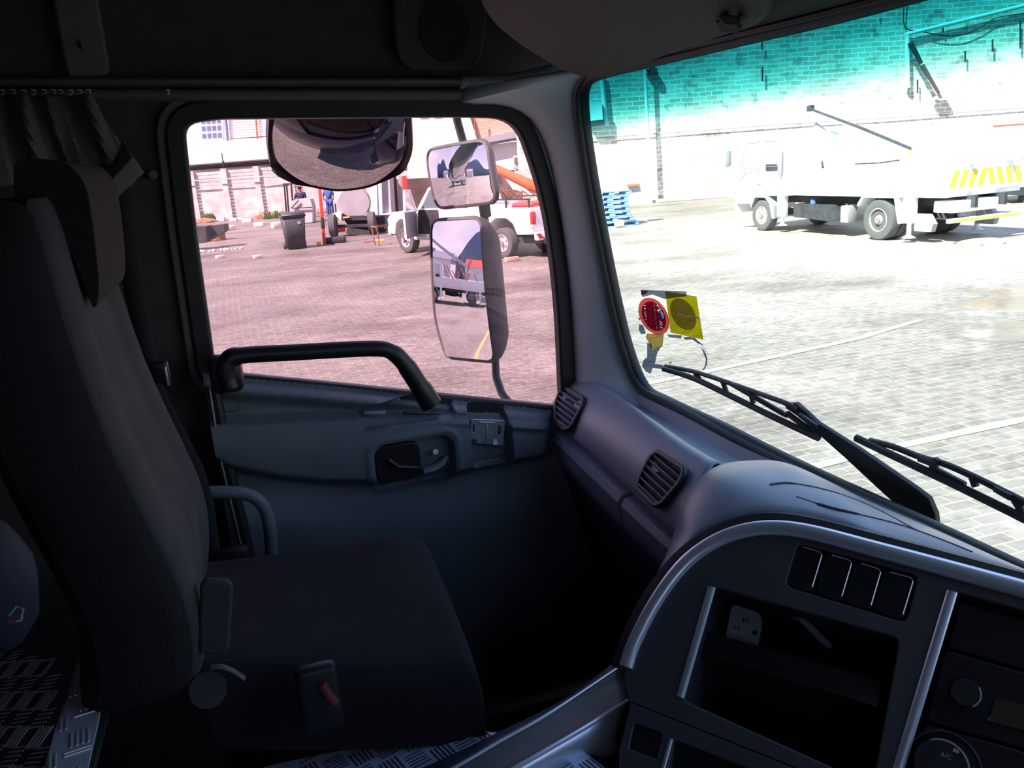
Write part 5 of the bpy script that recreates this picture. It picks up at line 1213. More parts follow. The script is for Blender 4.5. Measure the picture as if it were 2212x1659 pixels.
for (x, y, w, h) in [(434+i*11.2+j*1.2, 257+j*16-i*0.6, 8, 11) for j in range(3) for i in range(4)]:
    dprism([(x, y), (x+w, y-0.5), (x+w+0.8, y+h-0.5), (x+0.8, y+h)], DB+3.85, 0.04, 'pane', M['dkwin'], wfr)
dprism([(488, 240), (750, 225), (752, 280), (492, 300)], DB+3.8, 0.12, 'cladding', M['white'], bl)
lb_ = MB()
for k in range(9): lb_.bar(dep(490+k*0.4, 252+k*5.6, DB+3.75), dep(750, 238+k*5.2, DB+3.75), 0.03, 0.03)
lb_.build('cladding_lap', M['ltgrey'], bl)
MB().tube([dep(486, 235, DB+3.6), dep(492, 305, DB+3.6)], 0.09, 8).build('downpipe', M['dkwin'], bl)
MB().tube([dep(551, 235, DB+3.6), dep(556, 300, DB+3.6)], 0.06, 8).build('downpipe', M['rust'], bl)
MB().tube([dep(894, 240, DB+3.0), dep(899, 312, DB+3.0)], 0.09, 8).build('downpipe', M['rust'], bl)
MB().tube([dep(479, 330, DB-0.8), dep(483, 362, DB-0.8)], 0.04, 6).build('vent_pipe', M['chassis'], bl)
# building on the right, orange brick gable
b2 = thing('orange_brick_building', 'building with orange brick gable above a white lean-to and strip window', 'building', HD*52, RZV)
dprism([(905, 120), (1300, 120), (1300, 480), (905, 480)], 54, 0.4, 'gable_wall', M['redwall'], b2)
dprism([(880, 240), (1010, 236), (1030, 300), (1300, 260), (1300, 300), (880, 330)], 53.6, 0.3, 'plaster_band', M['whiteplaster'], b2)
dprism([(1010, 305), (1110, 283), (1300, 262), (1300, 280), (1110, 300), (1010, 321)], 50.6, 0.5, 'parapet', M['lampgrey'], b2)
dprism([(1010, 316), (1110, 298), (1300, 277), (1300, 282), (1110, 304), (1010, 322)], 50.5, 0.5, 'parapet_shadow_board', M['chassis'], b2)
dprism([(880, 330), (1010, 320), (1300, 280), (1300, 470), (880, 470)], 51, 0.3, 'lean_to_wall', M['whiteplaster'], b2)
w3 = dprism([(1108, 336), (1200, 326), (1200, 360), (1110, 364)], 50.9, 0.2, 'window', M['ltgrey'], b2)
for x in (1111, 1136, 1161): dprism([(x, 341-(x-1111)*0.12), (x+20, 338.5-(x-1111)*0.12), (x+20, 349-(x-1111)*0.12), (x, 352-(x-1111)*0.12)], 50.8, 0.1, 'pane', M['pglass'], w3)
MB().bar(dep(1108, 364, 50.7), dep(1200, 356, 50.7), 0.08, 0.1).build('sill', M['lampgrey'], b2)
MB().tube([dep(1025, 235, 53.3), dep(1027, 285, 53.3)], 0.05, 6).build('downpipe', M['rust'], b2)
for (x, y) in ((905, 244), (935, 243)): dprism([(x, y), (x+18, y-1), (x+18, y+7), (x, y+8)], 53.5, 0.1, 'roof_light', M['orange'], b2)
# precast fence
DF = 53.5
fe = thing('precast_fence', 'pale precast concrete panel fence with tall posts along the back of the yard', 'fence', HD*DF, RZV)
pxs = [(352, 376, 486), (409, 370, 478), (479, 364, 470), (549, 359, 467), (622, 352, 462), (692, 346, 458), (765, 340, 455), (840, 334, 450)]
for i, (x, yt, yb) in enumerate(pxs):
    t_ = dep(x+3, yt, DF-0.1); g0 = np.array([t_[0], t_[1], -0.05])
    MB().bar(g0, t_, 0.34, 0.2, up=tuple(HD)).build('post', M['concrete'], fe, smooth=False)
for i in range(len(pxs)-1):
    a = dep(pxs[i][0]+3, pxs[i][1]+3, DF); b_ = dep(pxs[i+1][0]+3, pxs[i+1][1]+3, DF); za, zb = a[2], b_[2]
    m_ = MB(); nsl = 14
    for k in range(nsl):
        z0 = za*(k/nsl); z1 = z0+za/nsl*0.84
        mid = (a+b_)/2; L = np.linalg.norm((b_-a)[:2])
        m_.box((mid[0], mid[1], (z0+z1)/2), (L, 0.06, z1-z0), Matrix.Rotation(RZV, 4, 'Z'))
    m_.build('panel', M['concrete'] if i != 2 else mat('stained_concrete', (0.5, 0.43, 0.40), 0.9, var=0.25, vscale=1.2), fe, smooth=False)
wr = MB().tube([dep(x, y, DF-0.4) for x, y in smoothline([(395, 391), (410, 391), (479, 387), (552, 383), (590, 378), (700, 372)], 4)], 0.035, 6).build('top_wire', M['ltgrey'], fe)
# soil, weeds, rubble along the fence
for k, (P, mt, nm, lab) in enumerate((
    ([(412, 482), (432, 470), (455, 472), (468, 482), (455, 494), (420, 494)], M['soil'], 'soil_mound', 'brown soil mound with weeds at the left end of the fence'),
    ([(545, 472), (600, 462), (625, 470), (570, 480)], M['soil'], 'soil_bank', 'thin bank of soil at the fence foot left of the bin'),
    ([(680, 455), (705, 452), (708, 466), (682, 470)], M['soil'], 'soil_bank', 'dark soil bank between the two red poles'))):
    c = np.mean([gr(*p) for p in P], axis=0); r = abs(gr(*P[0])[0]-c[0])
    t = thing(nm, lab, 'soil', c); MB().ball(tuple(c), float(max(r, 0.8)), (1, 0.6, 0.35), 3, 0.08).build('soil', mt, t)
for (x, y, s_, lab) in ((437, 468, 0.5, 'green weeds on the soil mound at the left fence end'), (452, 470, 0.4, 'small green weed tuft right on the soil mound'), (590, 466, 0.6, 'spreading green weeds at the fence foot behind the bin')):
    c = gr(x, y+6); b = MB()
    for k in range(60):
        a = random.uniform(0, 2*PI); r = random.uniform(0, s_); h = random.uniform(0.15, 0.45); p = c+np.array([r*math.cos(a), r*math.sin(a)*0.5, 0.0]); b.bar(p, p+np.array([random.uniform(-.2, .2), random.uniform(-.2, .2), h]), 0.09, 0.02)
    tag(b.build('weeds', M['weed'], smooth=False), lab, 'weeds')
blk = [(478, 478, 0.5, 'upright pale block against the fence foot'), (505, 478, 0.45, 'light brick rubble lump beside the upright block'), (520, 476, 0.4, 'pinkish rubble lump in the middle of the rubble row'), (535, 480, 0.5, 'larger pale block end of the rubble row'),
       (560, 489, 0.45, 'flat white block lying on the paving before the fence'), (498, 497, 0.5, 'white block lying right of the rusty drum'), (600, 492, 0.6, 'white bag slumped on the left of the wheelie bin')]
for (x, y, s_, lab) in blk:
    c = gr(x, y); w_ = s_*random.uniform(0.8, 1.2)
    o = MB().box((0, 0, s_*0.22), (w_, s_*0.6, s_*0.44), Matrix.Rotation(random.uniform(-.4, .4), 4, 'Z'), bev=0.03).build('rubble_block', M['block']); o.location = c; tag(o, lab, 'block', 'loose blocks along the fence')
for (x, y, lab) in ((476, 558, 'loose pale brick lying alone on the near paving at left'), (557, 558, 'loose pale brick lying alone on the paving centre left')):
    c = gr(x, y); o = MB().box((0, 0, 0.05), (0.26, 0.13, 0.10), Matrix.Rotation(0.3, 4, 'Z'), bev=0.01).build('loose_brick', M['block']); o.location = c; tag(o, lab, 'brick')
c = gr(1106, 565); o = MB().box((0, 0, 0.055), (0.34, 0.14, 0.11), Matrix.Rotation(0.1, 4, 'Z'), bev=0.01).build('loose_brick', M['brickred']); o.location = c; tag(o, 'pale pink brick lying under the pickup behind its rear wheel', 'brick')
# kerb walls at the left, rusty drum
kb_ = thing('low_wall', 'low dark concrete wall in two lengths at the left edge of the yard', 'wall', gr(430, 520))
MB().prism([dep(x, y, 30) for x, y in [(340, 494), (444, 489), (446, 524), (340, 536)]], None, HD*0.6).build('wall_length', M['chassis'], kb_, smooth=False)
MB().prism([dep(x, y, 30.5) for x, y in [(450, 488), (482, 485), (484, 500), (450, 520)]], None, HD*0.6).build('wall_length', M['chassis'], kb_, smooth=False)
c = gr(473, 519); dr = thing('rusty_drum', 'rusty steel drum standing by the low wall at the left', 'drum', c)
MB().lathe([(0.26, 0), (0.28, 0.02), (0.27, 0.2), (0.28, 0.22), (0.27, 0.42), (0.28, 0.58), (0.24, 0.60)], Matrix.Translation(tuple(c)), 20).build('drum_body', M['rust'], dr)
MB().ball((c[0], c[1], 0.58), 0.2, (1, 1, 0.4), 2, 0.2).build('rusty_load', M['brickred'], dr)
for (x, y, w_, lab) in ((425, 545, 1.6, 'dark shallow rubble strip on the paving at far left'), (485, 541, 1.1, 'low rubble scatter in front of the left wall')):
    c = gr(x, y); b = MB()
    for k in range(14): b.ball((c[0]+random.uniform(-w_/2, w_/2), c[1]+random.uniform(-.3, .3), 0.02), random.uniform(0.03, 0.08), (1.3, 1, 0.8), 1, 0.2)
    tag(b.build('rubble', M['concrete'], smooth=False), lab, 'rubble', kind='stuff')
c = gr(580, 523); tag(MB().bar(c+np.array([-0.35, 0, 0.03]), c+np.array([0.35, 0.05, 0.03]), 0.06).build('plank', M['lampgrey']), 'short dark plank lying on the paving left of the bin', 'plank')

# wheelie bin
c = gr(640, 537); wb_ = thing('wheelie_bin', 'black two-wheeled rubbish bin with closed lid standing in the yard', 'bin', c, RZV+0.35)
b = MB(); lowr = [(-0.23, -0.27), (0.23, -0.27), (0.23, 0.24), (-0.23, 0.24)]; upr = [(-0.30, -0.35), (0.30, -0.35), (0.30, 0.33), (-0.30, 0.33)]
lo = rpoly(lowr, 0.05, 4); hi = rpoly(upr, 0.06, 4)
b.grid([[(*p, 0.04) for p in lo+lo[:1]], [(*(np.array(p)*0.5+np.array(q)*0.5), 0.5) for p, q in zip(lo+lo[:1], hi+hi[:1])], [(*q, 0.94) for q in hi+hi[:1]]]); b.bm.faces.new([b.bm.verts.new((*p, 0.04)) for p in lo])
wb_.scale = (1.22, 1.15, 1.12)
b.build('bin_body', M['bin'], wb_, world=False, solid=0.01)
MB().box((0, 0, 0.95), (0.66, 0.74, 0.05), bev=0.02).build('rim', M['bin'], wb_, world=False)
MB().grid([[(-0.31, -0.38, 0.98), (0.31, -0.38, 0.98)], [(-0.31, -0.2, 1.04), (0.31, -0.2, 1.04)], [(-0.31, 0.25, 1.06), (0.31, 0.25, 1.06)], [(-0.31, 0.36, 1.0), (0.31, 0.36, 1.0)]]).build('lid', M['bin'], wb_, world=False, solid=0.02)
MB().tube([(-0.25, 0.38, 1.0), (-0.25, 0.44, 1.0), (0.25, 0.44, 1.0), (0.25, 0.38, 1.0)], 0.015, 8).build('handle_bar', M['bin'], wb_, world=False)
for s in (1, -1): MB().cyl((s*0.30, 0.22, 0.1), (s*0.24, 0.22, 0.1), 0.1).build('wheel', M['tyre'], wb_, world=False)
MB().lathe([(0.001, 0.0), (0.045, 0.0), (0.05, -0.004), (0.05, -0.03)][::-1], Matrix.Translation((0.13, -0.345, 0.76)) @ Matrix.Rotation(PI/2, 4, 'X'), 20).build('round_mark', M['lampgrey'], wb_, world=False)

# red poles
for (xt, yt, xb, yb, lab) in ((647, 330, 656, 470, 'left of two slanting red steel poles, behind the bin'), (684, 330, 701, 528, 'right of two slanting red steel poles, standing near the bin')):
    g0 = gr(xb, yb); D = g0 @ HD; tp = dep(xt, yt, D)
    t = thing('red_pole', lab, 'pole', g0, 0, 'red poles by the bin'); MB().bar(g0, tp, 0.10 if xb > 680 else 0.13, bev=0.01).build('pole_shaft', M['redp'], t)
    if xb > 680: MB().bar(g0*0.82+tp*0.18, g0*0.70+tp*0.30, 0.12, bev=0.01).build('black_tape', M['chassis'], t)
c = gr(702, 505); tag(MB().ball((float(c[0]), float(c[1]), 0.55), 0.12, (1, 1, 1.2), 2, 0.05).build('white_bottle', M['white']), 'small round white bottle hung on the near red pole', 'bottle')
c = gr(724, 525); tag(MB().box((float(c[0]), float(c[1]), 0.11), (0.75, 0.3, 0.2), Matrix.Rotation(RZV, 4, 'Z'), bev=0.05).build('rubber_block', M['chassis']), 'dark rubber block on the ground right of the red pole', 'block')
c = gr(736, 521); tag(MB().lathe([(0.12, 0.0), (0.16, 0.17), (0.15, 0.17), (0.11, 0.02)], Matrix.Translation(tuple(map(float, c))), 16).build('green_tub', M['teal']), 'small teal plastic tub beside the rubber block', 'tub')
c = gr(689, 530); tag(MB().box((float(c[0]), float(c[1]), 0.06), (0.14, 0.1, 0.12), bev=0.01).build('wood_offcut', M['yellow']), 'small yellow wood offcut at the red pole foot', 'offcut')
a = gr(786, 525); b_ = gr(826, 521); tag(MB().tube([a+[0, 0, .03], a*.5+b_*.5+[0, 0, .03], b_+[0, 0, .03]], 0.02, 8).build('orange_rod', M['redp']), 'thin orange red rod lying on the paving under the trestle', 'rod')
a = gr(812, 523); b_ = gr(830, 522); tag(MB().tube([a+[0, 0, .05], b_+[0, 0, .05]], 0.035, 8).build('yellow_tool', M['yellow']), 'small yellow tool lying between the trestle legs', 'tool')

# water tanker trailer
c = gr(757, 508); tt = thing('tank_trailer', 'grey oval tank trailer seen from behind with mudguards and a red chassis', 'trailer', c, RZV-0.12)
TD = float(c @ HD); Rm = Matrix.Rotation(PI/2, 4, 'X')
def tl(px, py, D=None): return dep(px, py, D or TD)
cyl = MB(); prof = []
ccn = tl(764, 438, TD+0.2); hw = np.linalg.norm(tl(802, 437)-tl(726, 440))/2; hh = np.linalg.norm(tl(765, 402)-tl(765, 472))/2; TV = ray(764, 438)*[1, 1, 0]; TV = TV/np.linalg.norm(TV)
rings = []
for dpt, k in ((0, 0.90), (0.06, 0.97), (0.2, 1.0), (3.2, 1.0), (3.35, 0.9)):
    rings.append([ccn+TV*dpt+HU*hw*k*math.cos(t)+np.array([0, 0, hh*k*math.sin(t)]) for t in np.linspace(0, 2*PI, 40)])
cyl.grid(rings); cyl.bm.faces.new([cyl.bm.verts.new([float(v) for v in p]) for p in rings[0][:-1]])
cyl.build('tank', M['tank'], tt)
for k, x in ((0, 738), (1, 800)):
    MB().prism([tl(x-24+k*8, 464, TD-0.1), tl(x-12, 458, TD-0.1), tl(x-2, 462, TD-0.1), tl(x+0, 478, TD-0.1), tl(x-12, 470, TD-0.1), tl(x-24+k*8, 472, TD-0.1)], None, HD*0.9).build('mudguard', M['white'] if k == 0 else M['greyp'], tt, smooth=False)
    cw = gr(722 if k == 0 else 806, 512 if k == 0 else 506); r_ = 0.42; cw = cw+np.array([0, 0, r_])
    w_ = MB().cyl(cw-HU*0.1, cw+HU*0.12, r_, seg=30).build('wheel', M['tyre'], tt)
    MB().cyl(cw-HU*0.11, cw-HU*0.08, r_*0.6, seg=24).build('rim', M['white'], w_)
MB().bar(tl(728, 489), tl(806, 486), 0.12).bar(tl(738, 472), tl(800, 470), 0.2, 0.16).build('chassis', M['chassis'], tt)
MB().prism([tl(x, y, TD+0.6) for x, y in [(742, 474), (806, 468), (848, 466), (848, 498), (805, 511), (762, 500)]], None, HD*1.0).build('running_gear', M['chassis'], tt, smooth=False)
MB().box(tl(735, 496), (0.35, 0.3, 0.16)).bar(tl(756, 494), tl(758, 506), 0.1).build('red_valve', M['redp'], tt)
MB().bar(tl(741, 470, TD-0.15), tl(755, 469, TD-0.15), 0.05).build('reflector', M['yellow'], tt); MB().bar(tl(800, 468, TD-0.15), tl(808, 467, TD-0.15), 0.05).build('reflector', M['yellow'], tt)
MB().bar(tl(750, 498, TD-0.3)*[1, 1, 1], tl(806, 506, TD-0.3), 0.3, 0.2).build('drawbar', M['chassis'], tt)
for x in (712, 724): MB().tube([tl(x, 440, TD+1.5), tl(x+5, 492, TD+1.5)], 0.03, 6).build('stand_leg', M['chassis'], tt)

# steel trestle
ts = thing('steel_trestle', 'small rusty steel frame stand on the paving in front of the pickup', 'stand', gr(820, 528), RZV)
g1, g2, g3, g4 = gr(811, 530), gr(820, 532), gr(862, 522), gr(868, 524); tp = [dep(802, 489, g1 @ HD), dep(814, 491, g2 @ HD), dep(850, 484, g3 @ HD), dep(858, 485, g4 @ HD)]
for a, b_ in zip((g1, g2, g3, g4), tp): MB().bar(a, b_, 0.035).build('leg', M['rust'], ts)
MB().bar(tp[0], tp[1], 0.035).bar(tp[2], tp[3], 0.035).bar(tp[0], tp[2], 0.035).bar(tp[1], tp[3], 0.035).build('top_frame', M['rust'], ts)

# grey box, light box body and dark shed behind
gbx = thing('grey_cabinet', 'grey sheet steel cabinet with slanted top behind the bin', 'cabinet', dep(650, 470, 42), RZV)
MB().prism([dep(x, y, 42) for x, y in [(629, 452), (630, 434), (644, 430), (670, 430), (675, 448), (675, 480), (631, 484)]], None, HD*0.8).build('cabinet_body', M['ltgrey'], gbx, smooth=False)
MB().bar(dep(630, 449, 41.9), dep(645, 433, 41.9), 0.05).bar(dep(630, 450, 41.9), dep(674, 448, 41.9), 0.05).build('edge', M['chassis'], gbx)
gt = thing('mesh_gate', 'dark framed wire mesh gate beside the fence behind the poles', 'gate', dep(640, 465, 47), RZV)
b = MB()
for x in (614, 619, 629): b.bar(dep(x, 398, 47), dep(x+6, 474, 47), 0.09)
b.bar(dep(612, 398, 47), dep(705, 392, 47), 0.09); b.build('gate_frame', M['chassis'], gt, smooth=False)
b = MB()
for k in range(14): b.tube([dep(630+k*5.5, 398, 47), dep(630+k*5.5+6, 462, 47)], 0.018, 4)
for k in range(9): b.tube([dep(628, 402+k*7, 47), dep(700, 398+k*7, 47)], 0.014, 4)
b.build('wire_mesh', M['ltgrey'], gt, smooth=False)
bx = thing('box_body', 'pale box van body with white frame standing behind the tank trailer', 'box body', dep(825, 470, 37), RZV)
dprism([(795, 345), (812, 344), (822, 462), (800, 466)], 40.5, 1.0, 'white_side', M['whiteplaster'], bx)
dprism([(811, 345), (818, 345), (823, 465), (816, 466)], 37.0, 0.3, 'dark_corner_post', M['dkwin'], bx)
dprism([(814, 345), (822, 344), (826, 462), (845, 458), (846, 470), (820, 474)], 36.8, 0.3, 'white_frame', M['white'], bx)
dprism([(818, 345), (838, 343), (846, 462), (824, 464)], 37.0, 1.5, 'grey_panel', M['ltgrey'], bx)
dprism([(800, 472), (850, 462), (850, 505), (790, 512), (780, 500)], 37.2, 1.5, 'dark_underside', M['chassis'], bx)
shd = thing('dark_shed', 'dark open shed with steel posts behind the nose of the pickup', 'shed', dep(860, 480, 41), RZV)
dprism([(838, 388), (930, 384), (930, 480), (846, 484)], 44, 0.3, 'shed_back', mat('shed_brown', (0.09, 0.06, 0.055), 0.9, var=0.3, vscale=1.0), shd)
for x in (842, 852, 864): MB().bar(dep(x, 380, 42), dep(x+6, 482, 42), 0.16).build('post', M['chassis'] if x < 860 else M['ltgrey'], shd)
MB().bar(dep(873, 380, 41.5), dep(877, 450, 41.5), 0.2).build('red_column', M['redp'], shd)

# people
def person(name, label, base, D, shirt, trousers, arm):
    t = thing(name, label, 'person', base, RZV)
    k = 1.0
    J = {'pel': (0, 0, 0.95), 'chest': (0, 0, 1.32), 'neck': (0, 0, 1.5), 'head': (0.0, -0.03, 1.66), 'hl': (0.1, 0, 0.9), 'kl': (0.12, -0.03, 0.5), 'al': (0.13, 0, 0.08), 'tl': (0.14, -0.14, 0.04), 'hr': (-0.1, 0, 0.9), 'kr': (-0.12, -0.03, 0.5), 'ar': (-0.13, 0, 0.08), 'tr': (-0.14, -0.14, 0.04),
         'sl': (0.2, 0, 1.44), 'el': (0.26, -0.02, 1.18), 'wl': (0.24, -0.12, 0.95), 'sr': (-0.2, 0, 1.44), 'er': arm[0], 'wr': arm[1]}
    E_ = [('pel', 'chest'), ('chest', 'neck'), ('neck', 'head'), ('pel', 'hl'), ('hl', 'kl'), ('kl', 'al'), ('al', 'tl'), ('pel', 'hr'), ('hr', 'kr'), ('kr', 'ar'), ('ar', 'tr'), ('chest', 'sl'), ('sl', 'el'), ('el', 'wl'), ('chest', 'sr'), ('sr', 'er'), ('er', 'wr')]
    rad = {'pel': .14, 'chest': .16, 'neck': .06, 'head': .10, 'hl': .09, 'kl': .06, 'al': .045, 'tl': .04, 'hr': .09, 'kr': .06, 'ar': .045, 'tr': .04, 'sl': .065, 'el': .045, 'wl': .03, 'sr': .065, 'er': .045, 'wr': .03}
    def skin(keys, grow, nm, mt):
        ks = [q for q in J if q in keys]; me = bpy.data.meshes.new(nm); me.from_pydata([J[q] for q in ks], [(ks.index(a), ks.index(b)) for a, b in E_ if a in ks and b in ks], [])
        o = bpy.data.objects.new(nm, me); COL.objects.link(o)
        m = o.modifiers.new('skin', 'SKIN'); m.use_smooth_shade = True
        for i, q in enumerate(ks): me.skin_vertices[0].data[i].radius = (rad[q]+grow, rad[q]+grow); 
        me.skin_vertices[0].data[0].use_root = True
        s_ = o.modifiers.new('sub', 'SUBSURF'); s_.levels = 1; s_.render_levels = 1
        me.materials.append(mt); o.parent = t; return o
    skin(set(J), 0, 'body', M['skin'])
    skin({'pel', 'chest', 'sl', 'el', 'sr', 'er'}, 0.022, 'shirt', shirt); skin({'pel', 'hl', 'kl', 'al', 'hr', 'kr', 'ar'}, 0.02, 'trousers', trousers)
    MB().ball((0, -0.01, 1.71), 0.105, (1, 1.05, 0.85), 2).build('hair', M['hair'], t, world=False)
    return t
p1 = dep(656, 474, 43.5); person('person', 'person in a dark shirt standing behind the grey cabinet between the red poles', (p1[0], p1[1], 0), 43.5, M['cloth1'], M['cloth1'], ((-0.3, -0.08, 1.2), (-0.36, -0.25, 1.05)))
p2 = dep(714, 460, 45); person('person', 'person in blue overalls standing with back turned left of the tank trailer', (p2[0], p2[1], 0), 45, M['cloth2'], M['cloth2'], ((-0.27, 0.0, 1.18), (-0.25, -0.05, 0.95)))

# pickup
PF, PR = gr(882, 546), gr(1090, 557); dv = (PF-PR); dv[2] = 0; wbse = float(np.linalg.norm(dv)); hd_ = math.atan2(dv[1], dv[0])
latv = np.array([-math.sin(hd_), math.cos(hd_), 0])     # left of the heading
camside = 1 if latv @ (CAM-PF) > 0 else -1
mid = (PF+PR)/2-latv*camside*0.80
pk = thing('pickup_truck', 'white pickup with open front door and load frame parked behind the mirrors', 'pickup', mid, hd_)
hb_ = wbse/2; cs = camside; WP = 0.84
def xs2(poly, y0_, y1, name, mt, parent=pk, bev=0.0, r=0.04): return xzp(rpoly(poly, r, 4), y0_, y1).build(name, mt, parent, world=False, bevel=bev)
low = xs2([(hb_+0.75, 0.55), (hb_+0.80, 0.95), (hb_+0.55, 1.14), (hb_-0.55, 1.22), (-hb_-1.05, 1.22), (-hb_-1.1, 0.60), (-hb_-0.55, 0.58), (-hb_-0.42, 0.85), (-hb_-0.2, 0.98), (-hb_+0.2, 0.98), (-hb_+0.42, 0.85), (-hb_+0.5, 0.48), (hb_-0.5, 0.48), (hb_-0.42, 0.82), (hb_-0.2, 0.95), (hb_+0.2, 0.95), (hb_+0.42, 0.82), (hb_+0.5, 0.52)], -WP, WP, 'body', M['white'], bev=0.04)
cabp = [(hb_-0.55, 1.20), (hb_-1.15, 1.78), (hb_-1.35, 1.84), (hb_-2.2, 1.84), (hb_-2.42, 1.22)]
cb = xs2(cabp, -WP*0.92, WP*0.92, 'cab', M['white'], bev=0.04)
for s in (1, -1):
    xs2([(hb_-0.78, 1.24), (hb_-1.22, 1.72), (hb_-1.5, 1.74), (hb_-1.5, 1.24)], s*WP*0.93-0.01, s*WP*0.93+0.01, 'side_window', M['pglass'], cb, r=0.02)
    xs2([(hb_-1.62, 1.24), (hb_-1.62, 1.74), (hb_-2.12, 1.72), (hb_-2.3, 1.24)], s*WP*0.93-0.01, s*WP*0.93+0.01, 'side_window', M['pglass'], cb, r=0.02)
    wheel(pk, (hb_, s*(WP+0.01), 0.37), (0, s, 0), 0.37, 0.25, dish=0.03, hubc=M['chassis']); wheel(pk, (-hb_, s*(WP+0.01), 0.37), (0, s, 0), 0.37, 0.25, dish=0.03)
# doorway and the door standing open
xs2([(hb_-0.62, 0.55), (hb_-0.72, 1.2), (hb_-1.6, 1.2), (hb_-1.6, 0.55)], cs*(WP+0.002), cs*(WP+0.012), 'doorway', M['chassis'])
hx = hb_-0.60
_hw = Vector(tuple(map(float, mid)))+Matrix.Rotation(hd_, 3, 'Z') @ Vector((hx, cs*WP, 0)); _v = (Vector((0, 0, 0))-_hw); _v.z = 0
_a = math.atan2(_v.y, _v.x)-math.radians(17)-hd_
dvx, dvy = math.cos(_a), math.sin(_a)
def dprj(a, z): return (hx+a*dvx, cs*(WP+0.01)+a*dvy, z)
b = MB(); b.prism([dprj(0, 0.50), dprj(0.95, 0.50), dprj(1.0, 1.2), dprj(0.0, 1.18)], None, (0.07, 0, 0)); dr_ = b.build('front_door', M['greyp'], pk, world=False, bevel=0.01)
MB().bar(dprj(0.98, 1.2), dprj(0.85, 1.76), 0.06).bar(dprj(0.85, 1.76), dprj(0.40, 1.74), 0.05).bar(dprj(0.4, 1.74), dprj(0.0, 1.2), 0.05).build('window_frame', M['white'], dr_, world=False)
b = MB(); b.prism([dprj(1.0, 0.48), dprj(1.03, 0.48), dprj(1.04, 1.22), dprj(1.01, 1.22)], None, (0.08, 0, 0)); b.build('door_edge', M['white'], dr_, world=False)
b = MB(); b.prism([dprj(0.1, 1.2), dprj(0.95, 1.22), dprj(0.83, 1.72), dprj(0.42, 1.70)], None, (0.01, 0, 0)); b.build('door_glass', M['lgglass'], dr_, world=False)
xs2([(hb_-0.5, 0.40), (hb_-0.5, 0.50), (-hb_+0.5, 0.50), (-hb_+0.5, 0.40)], cs*0.6, cs*(WP+0.08), 'side_step', M['ltgrey'])
MB().box((hb_+0.82, 0, 0.62), (0.18, 1.62, 0.3), bev=0.06).build('front_bumper', M['ltgrey'], pk, world=False)
MB().box((-hb_-1.16, 0, 0.55), (0.14, 1.6, 0.2), bev=0.03).build('rear_bumper', M['white'], pk, world=False)
MB().box((-hb_-1.08, cs*(WP-0.05), 0.95), (0.08, 0.16, 0.36), bev=0.03).build('tail_lamp', M['tail'], pk, world=False)
MB().box((-hb_-1.08, cs*(WP-0.05), 0.80), (0.085, 0.165, 0.09), bev=0.02).build('reverse_lamp', M['white'], pk, world=False)
for k in range(5):
    b = MB(); y = -0.6+k*0.3; b.prism([(-hb_-1.24, y, 0.49), (-hb_-1.24, y+0.15, 0.49), (-hb_-1.24, y+0.27, 0.62), (-hb_-1.24, y+0.12, 0.62)], None, (0.01, 0, 0)); b.build('chevron', M['yellow'] if k % 2 else M['redp'], pk, world=False, smooth=False)
MB().box((-hb_-0.2, 0, 0.42), (2.2, 1.2, 0.12)).box((-hb_, 0, 0.37), (0.1, 1.5, 0.1)).build('chassis', M['chassis'], pk, world=False)
fr3 = MB()
for x in (-hb_-0.9, -hb_-0.1, hb_-2.6):
    for s in (1, -1): fr3.bar((x, s*0.72, 1.2), (x, s*0.72, 1.42), 0.04)
for s in (1, -1): fr3.bar((-hb_-0.95, s*0.72, 1.42), (hb_-2.5, s*0.72, 1.42), 0.04)
fr3.build('load_rack', M['chassis'], pk, world=False)
MB().box((-hb_+0.3, cs*0.4, 1.3), (0.9, 0.5, 0.16), bev=0.02).build('tool_crate', M['white'], pk, world=False)
MB().box((-hb_-0.2, 0.1, 1.26), (1.3, 0.9, 0.1)).build('load', M['redp'], pk, world=False)
MB().ball((hb_-2.75, cs*0.2, 1.35), 0.18, (1.2, 1, 1), 2, 0.1).build('load_bundle', mat('brown_bundle', (0.2, 0.1, 0.07), 0.8), pk, world=False)
# orange boom behind the pickup
ob = thing('orange_boom', 'thick orange crane boom sloping down to the right above the pickup bed', 'crane boom', dep(1120, 395, 27))
MB().tube([dep(1030, 340, 27), dep(1066, 362, 27), dep(1168, 410, 27), dep(1280, 462, 27)], [0.11, 0.13, 0.18, 0.2], 14).build('boom_tube', M['orange'], ob)
MB().bar(dep(1160, 370, 28), dep(1166, 440, 28), 0.12).build('red_mast', M['redp'], ob)
MB().box(dep(1105, 371, 27.2), (0.16, 0.16, 0.12), bev=0.02).build('clamp', M['chassis'], ob)
tg_ = thing('flatbed_tail', 'dark cluttered machine frame behind the pickup bed under the orange boom', 'machine', dep(1100, 430, 30))
MB().prism([dep(x, y, 29) for x, y in [(1066, 370), (1085, 375), (1108, 410), (1130, 415), (1130, 448), (1062, 500)]], None, HD*0.5).build('machine_body', mat('brown_machine', (0.12, 0.07, 0.06), 0.8, var=0.6, vscale=3), tg_, smooth=False)
b = MB()
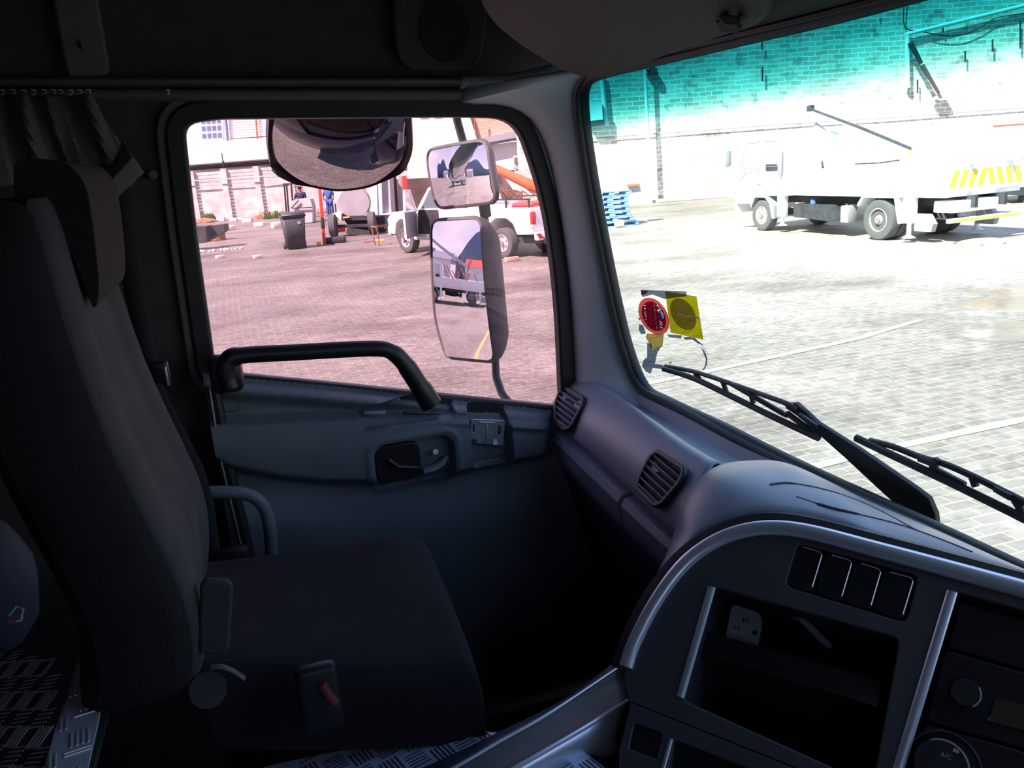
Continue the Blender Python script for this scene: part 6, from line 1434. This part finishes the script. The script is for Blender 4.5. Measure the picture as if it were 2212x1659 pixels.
for k in range(8): b.bar(dep(1072+k*11, 412+random.uniform(-4, 4), 28.8), dep(1090+k*11, 428+random.uniform(-6, 4), 28.8), 0.04)
b.build('pipework', M['rust'], tg_, smooth=False)
dprism([(1172, 390), (1230, 380), (1230, 470), (1176, 475)], 30, 2.0, 'machine_cabin', M['white'], tg_)

# things that show only in the mirrors: parked truck, houses and hill behind this truck
mt_ = cabtruck('recovery_truck', 'white dropside truck with racks of pipes reflected in the large side mirror', (-20.5, 11.2, 0), math.radians(65))
b = MB()
for k in range(16): 
    x = random.uniform(-3.2, 0.6); b.bar((x, random.uniform(-.8, .8), 1.1), (x+random.uniform(-1.6, 1.6), random.uniform(-.8, .8), random.uniform(2.0, 3.4)), 0.07)
b.build('pipe_rack', M['rust'], mt_, world=False)
MB().bar((-3.5, 0, 2.0), (2.5, 0, 3.9), 0.25, 0.2).build('boom', M['ltgrey'], mt_, world=False)
hl_ = MB(); 
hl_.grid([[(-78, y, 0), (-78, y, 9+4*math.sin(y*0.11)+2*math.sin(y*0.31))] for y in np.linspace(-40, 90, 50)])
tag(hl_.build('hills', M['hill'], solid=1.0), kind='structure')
for i, (x, y, w_, h_) in enumerate(((-66, 22, 6, 3.5), (-70, 36, 8, 4.5), (-64, 50, 7, 3.2), (-62, 12, 6, 3.5))):
    t = thing('distant_house', ['white house with red roof, nearest the hill foot in the mirror', 'large white house in the middle of the mirror skyline', 'low white house at the far end of the mirror skyline', 'white house behind the parked pipe truck in the mirror'][i], 'house', (x, y, 0))
    MB().box((0, 0, h_/2), (5, w_, h_)).build('walls', M['white'], t, world=False, smooth=False)
    MB().prism([(-2.8, -w_/2-0.3, h_), (2.8, -w_/2-0.3, h_), (0, -w_/2-0.3, h_+1.6)], None, (0, w_+0.6, 0)).build('roof', M['redp'] if i == 0 else M['lampgrey'], t, world=False, smooth=False)
strip2 = MB(); strip2.grid([[(-14, 5.2, 0.006), (-3, 4.1, 0.006)], [(-14, 5.34, 0.006), (-3, 4.24, 0.006)]]); strip2.build('painted_line', mat('yellow_line', (0.42, 0.29, 0.09), 0.8), ground, smooth=False)
